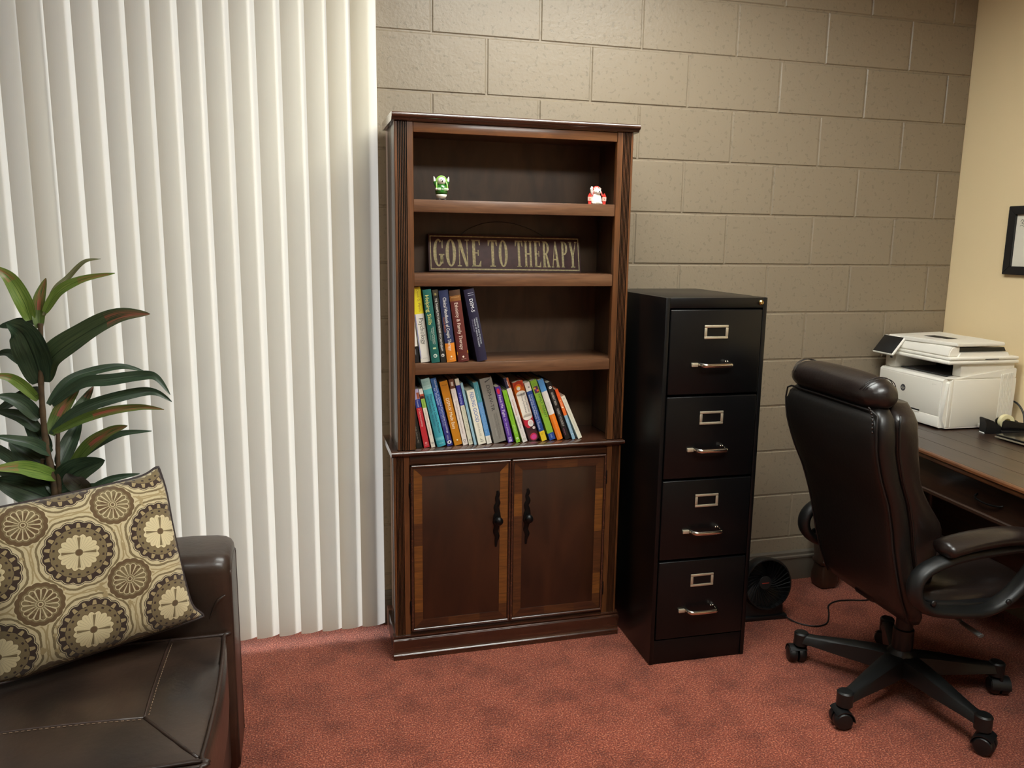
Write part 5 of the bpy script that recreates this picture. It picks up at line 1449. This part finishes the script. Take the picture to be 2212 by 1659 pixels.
# ------------------------------------------------------------------ potted plant behind the sofa
def leaf_mat(name, c0, c1, red=None):
    m = bpy.data.materials.new(name); m.use_nodes = True
    nt = m.node_tree; b = nt.nodes['Principled BSDF']; b.inputs['Roughness'].default_value = .38
    b.inputs['Specular IOR Level'].default_value = .4
    V.nt = nt
    uv = nt.nodes.new('ShaderNodeUVMap'); uv.uv_map = 'leaf'
    sx = nt.nodes.new('ShaderNodeSeparateXYZ'); nt.links.new(uv.outputs[0], sx.inputs[0])
    u, v = V(sx.outputs[0]), V(sx.outputs[1])
    mp = nt.nodes.new('ShaderNodeMapping'); mp.inputs['Scale'].default_value = (14, 2.2, 1); nt.links.new(uv.outputs[0], mp.inputs[0])
    nz = nt.nodes.new('ShaderNodeTexNoise'); nz.inputs['Scale'].default_value = 1.6; nz.inputs['Detail'].default_value = 4; nt.links.new(mp.outputs[0], nz.inputs['Vector'])
    n_ = V(nz.outputs['Fac'])
    col = vmix((n_ - .35) * 2.6, lin(c0), lin(c1))
    col = vmix((u - .5).abs().lt(.018), col, tuple(x * .6 for x in lin(c0)))
    if red:
        lo, hi = red
        k = V.op('MULTIPLY', (v - lo).gt(0) * (hi - v).gt(0), ((n_ - .38) * 5))
        k = k * ((u - .5).abs() * -2.2 + 1.0)
        n = nt.nodes.new('ShaderNodeClamp'); nt.links.new(k.s, n.inputs[0])
        col = vmix(V(n.outputs[0]), col, lin((158, 84, 70)))
    nt.links.new(col.s, b.inputs['Base Color'])
    return m
LM = {'light': leaf_mat('leaf_light', (84, 116, 44), (134, 154, 76), (.62, .92)), 'red': leaf_mat('leaf_red', (66, 92, 40), (116, 136, 66), (.35, 1.0)),
      'olive': leaf_mat('leaf_olive', (84, 88, 56), (120, 118, 80)), 'tip': leaf_mat('leaf_tip', (52, 70, 46), (82, 98, 64), (.66, 1.0)), 'dark': leaf_mat('leaf_dark', (38, 56, 42), (70, 90, 66))}
PX, PY = -1.225, -.385
plant = empty('potted_plant', (PX, PY, 0), 0, 'artificial broad leaved plant with red tinged leaves in a pot behind the sofa', 'plant')
def Pp(x, y, z): return Vector((x - PX, y - PY, z))
bm = NB(); lathe(bm, [(.095, 0), (.105, .01), (.135, .25), (.142, .262), (.142, .275), (.128, .275), (.120, .24), (.02, .235)], 32); build('pot', bm, mat('pot_brown', (70, 52, 40), .5), plant, 40)
bm = NB(); lathe(bm, [(.118, .225), (.118, .243), (.02, .250)], 24); build('soil', bm, mat('moss', (60, 52, 34), .95, var=.4, vscale=60, bump=.8, bscale=60), plant, 60)
M_STEM = mat('stem_brown', (88, 70, 48), .7, var=.4, vscale=40, bump=.5, bscale=60)
for pts, r0 in (([(-1.225, -.39, .24), (-1.222, -.40, .72), (-1.235, -.40, .90), (-1.233, -.40, 1.074), (-1.220, -.40, 1.25)], .0105), ([(-1.20, -.37, .24), (-1.212, -.39, .60), (-1.208, -.40, .80), (-1.20, -.40, .92)], .0085), ([(-1.26, -.37, .24), (-1.27, -.38, .60), (-1.25, -.39, .84)], .008), ([(-1.19, -.41, .24), (-1.175, -.41, .55), (-1.165, -.41, .74)], .007)):
    bm = NB(); pc = catmull([Pp(*p) for p in pts], 8)
    tube(bm, pc, [r0 * (1 - .35 * i / len(pc)) * (1.12 if i % 4 == 0 else 1) for i in range(len(pc))], 10); build('stem', bm, M_STEM, plant, 60)
LEAVES = [
([(-1.246, -0.4, 1.259), (-1.256, -0.41, 1.314), (-1.283, -0.42, 1.382), (-1.324, -0.43, 1.417)], 0.047, 'light'),
([(-1.225, -0.4, 1.236), (-1.222, -0.39, 1.313), (-1.201, -0.38, 1.38)], 0.035, 'red'),
([(-1.21, -0.4, 1.273), (-1.179, -0.388, 1.344), (-1.146, -0.375, 1.38), (-1.1, -0.363, 1.428), (-1.058, -0.35, 1.436)], 0.018, 'olive'),
([(-1.207, -0.4, 1.282), (-1.165, -0.41, 1.341), (-1.099, -0.42, 1.378), (-1.006, -0.43, 1.397)], 0.03, 'light'),
([(-1.223, -0.4, 1.083), (-1.192, -0.425, 1.156), (-1.103, -0.45, 1.222), (-0.995, -0.475, 1.277), (-0.907, -0.5, 1.283)], 0.073, 'tip'),
([(-1.232, -0.4, 1.074), (-1.236, -0.44, 1.159), (-1.247, -0.48, 1.232), (-1.271, -0.52, 1.263)], 0.093, 'dark'),
([(-1.238, -0.4, 1.098), (-1.293, -0.387, 1.148), (-1.324, -0.373, 1.164), (-1.366, -0.36, 1.151)], 0.03, 'dark'),
([(-1.244, -0.4, 1.023), (-1.275, -0.417, 1.069), (-1.304, -0.433, 1.098), (-1.345, -0.45, 1.109)], 0.032, 'light'),
([(-1.219, -0.4, 1.008), (-1.167, -0.385, 1.074), (-1.096, -0.37, 1.101), (-1.02, -0.355, 1.111), (-0.96, -0.34, 1.091)], 0.03, 'dark'),
([(-1.21, -0.4, 1.008), (-1.123, -0.41, 1.07), (-1.044, -0.42, 1.081), (-0.956, -0.43, 1.092), (-0.911, -0.44, 1.087), (-0.874, -0.45, 1.035)], 0.037, 'dark'),
([(-1.217, -0.4, 0.917), (-1.164, -0.396, 0.971), (-1.09, -0.392, 1.006), (-0.976, -0.388, 1.034), (-0.923, -0.384, 1.031), (-0.881, -0.38, 1.0)], 0.035, 'dark'),
([(-1.213, -0.4, 0.922), (-1.13, -0.415, 0.962), (-1.049, -0.43, 0.988), (-0.959, -0.445, 0.999), (-0.892, -0.46, 0.992)], 0.028, 'red'),
([(-1.222, -0.4, 0.917), (-1.188, -0.375, 0.992), (-1.143, -0.35, 1.051)], 0.044, 'red'),
([(-1.187, -0.4, 0.93), (-1.139, -0.365, 0.998), (-1.11, -0.33, 1.047)], 0.032, 'tip'),
([(-1.19, -0.4, 0.785), (-1.117, -0.427, 0.88), (-1.048, -0.453, 0.929), (-0.992, -0.48, 0.951)], 0.041, 'red'),
([(-1.184, -0.4, 0.809), (-1.097, -0.4, 0.879), (-1.025, -0.4, 0.91), (-0.941, -0.4, 0.914)], 0.025, 'dark'),
([(-1.247, -0.4, 0.966), (-1.286, -0.42, 1.024), (-1.338, -0.44, 1.048)], 0.044, 'dark'),
([(-1.25, -0.4, 0.933), (-1.3, -0.385, 0.973), (-1.369, -0.37, 0.989)], 0.039, 'dark'),
([(-1.222, -0.4, 0.86), (-1.26, -0.445, 0.904), (-1.339, -0.49, 0.94)], 0.039, 'dark'),
([(-1.213, -0.4, 0.784), (-1.25, -0.447, 0.82), (-1.291, -0.493, 0.846), (-1.339, -0.54, 0.856)], 0.047, 'light'),
([(-1.214, -0.4, 0.747), (-1.157, -0.425, 0.804), (-1.067, -0.45, 0.842)], 0.083, 'dark'),
([(-1.133, -0.4, 0.734), (-1.151, -0.47, 0.788), (-1.149, -0.54, 0.832)], 0.054, 'dark'),
([(-1.151, -0.4, 0.723), (-1.072, -0.39, 0.764), (-0.987, -0.38, 0.775)], 0.023, 'dark'),
([(-1.233, -0.4, 0.714), (-1.297, -0.43, 0.762), (-1.361, -0.46, 0.804)], 0.083, 'dark'),
([(-1.23, -0.4, 0.812), (-1.291, -0.38, 0.849), (-1.344, -0.36, 0.89)], 0.059, 'dark'),
([(-1.204, -0.4, 0.82), (-1.179, -0.36, 0.886), (-1.154, -0.32, 0.945)], 0.049, 'dark'),
([(-1.238, -0.4, 1.25), (-1.285, -0.385, 1.249), (-1.339, -0.37, 1.239)], 0.034, 'dark'),
([(-1.38, -0.4, 0.892), (-1.322, -0.44, 0.862), (-1.288, -0.48, 0.838)], 0.034, 'dark'),
([(-1.235, -0.4, 0.86), (-1.264, -0.37, 0.912), (-1.306, -0.34, 0.966)], 0.054, 'dark'),
([(-1.211, -0.4, 0.732), (-1.232, -0.385, 0.788), (-1.31, -0.37, 0.808)], 0.064, 'dark'),
([(-1.211, -0.4, 0.732), (-1.196, -0.375, 0.783), (-1.206, -0.35, 0.846)], 0.059, 'dark'),
([(-1.236, -0.4, 1.051), (-1.276, -0.38, 1.039), (-1.334, -0.36, 1.009), (-1.388, -0.34, 0.974)], 0.039, 'dark'),
([(-1.246, -0.4, 0.715), (-1.271, -0.373, 0.757), (-1.332, -0.347, 0.783), (-1.403, -0.32, 0.79)], 0.059, 'dark'),
([(-1.212, -0.4, 0.712), (-1.176, -0.37, 0.72), (-1.111, -0.34, 0.736)], 0.054, 'dark'),
]
rl = random.Random(11)
def leaf(pts, w, kind):
    C_ = catmull([Pp(*p) for p in pts], 7); n = len(C_); bm = NB(); uvl = bm.loops.layers.uv.new('leaf')
    rows = []; ph = rl.uniform(0, 6); tw = rl.uniform(-.25, .25)
    for i, p in enumerate(C_):
        t = i / (n - 1)
        d = (C_[min(i + 1, n - 1)] - C_[max(i - 1, 0)]).normalized()
        # the blade's width lies mostly in the picture-facing plane, tilted a little to the light
        face = Vector((.12, -1.0, .45 + tw)).normalized()
        sd = d.cross(face)
        if sd.length < 1e-4: sd = Vector((1, 0, 0))
        sd.normalize(); nr = sd.cross(d).normalized()
        wd = w * .52 * (math.sin(PI * min(1, t * .92 + .08) ** .85) ** .75 * (1 - .12 * t) if t < .999 else .01)
        wd = max(wd, .0012)
        row = []
        for k in range(7):
            s = k / 6 * 2 - 1
            wav = .10 * wd * math.sin(t * 15 + ph + (1.3 if s > 0 else 0)) * abs(s)
            row.append(bm.verts.new(p + sd * (s * wd) + nr * (-.34 * wd * (1 - abs(s)) + wav + .08 * wd)))
        rows.append(row)
    for i in range(n - 1):
        for k in range(6):
            f = bm.faces.new((rows[i][k], rows[i][k + 1], rows[i + 1][k + 1], rows[i + 1][k]))
            for lp_, (ii, kk) in zip(f.loops, ((i, k), (i, k + 1), (i + 1, k + 1), (i + 1, k))): lp_[uvl].uv = (kk / 6, ii / (n - 1))
    o = build('leaf', bm, LM[kind], plant, 180)
    return o
for pts, w, kind in LEAVES: leaf(pts, w, kind)
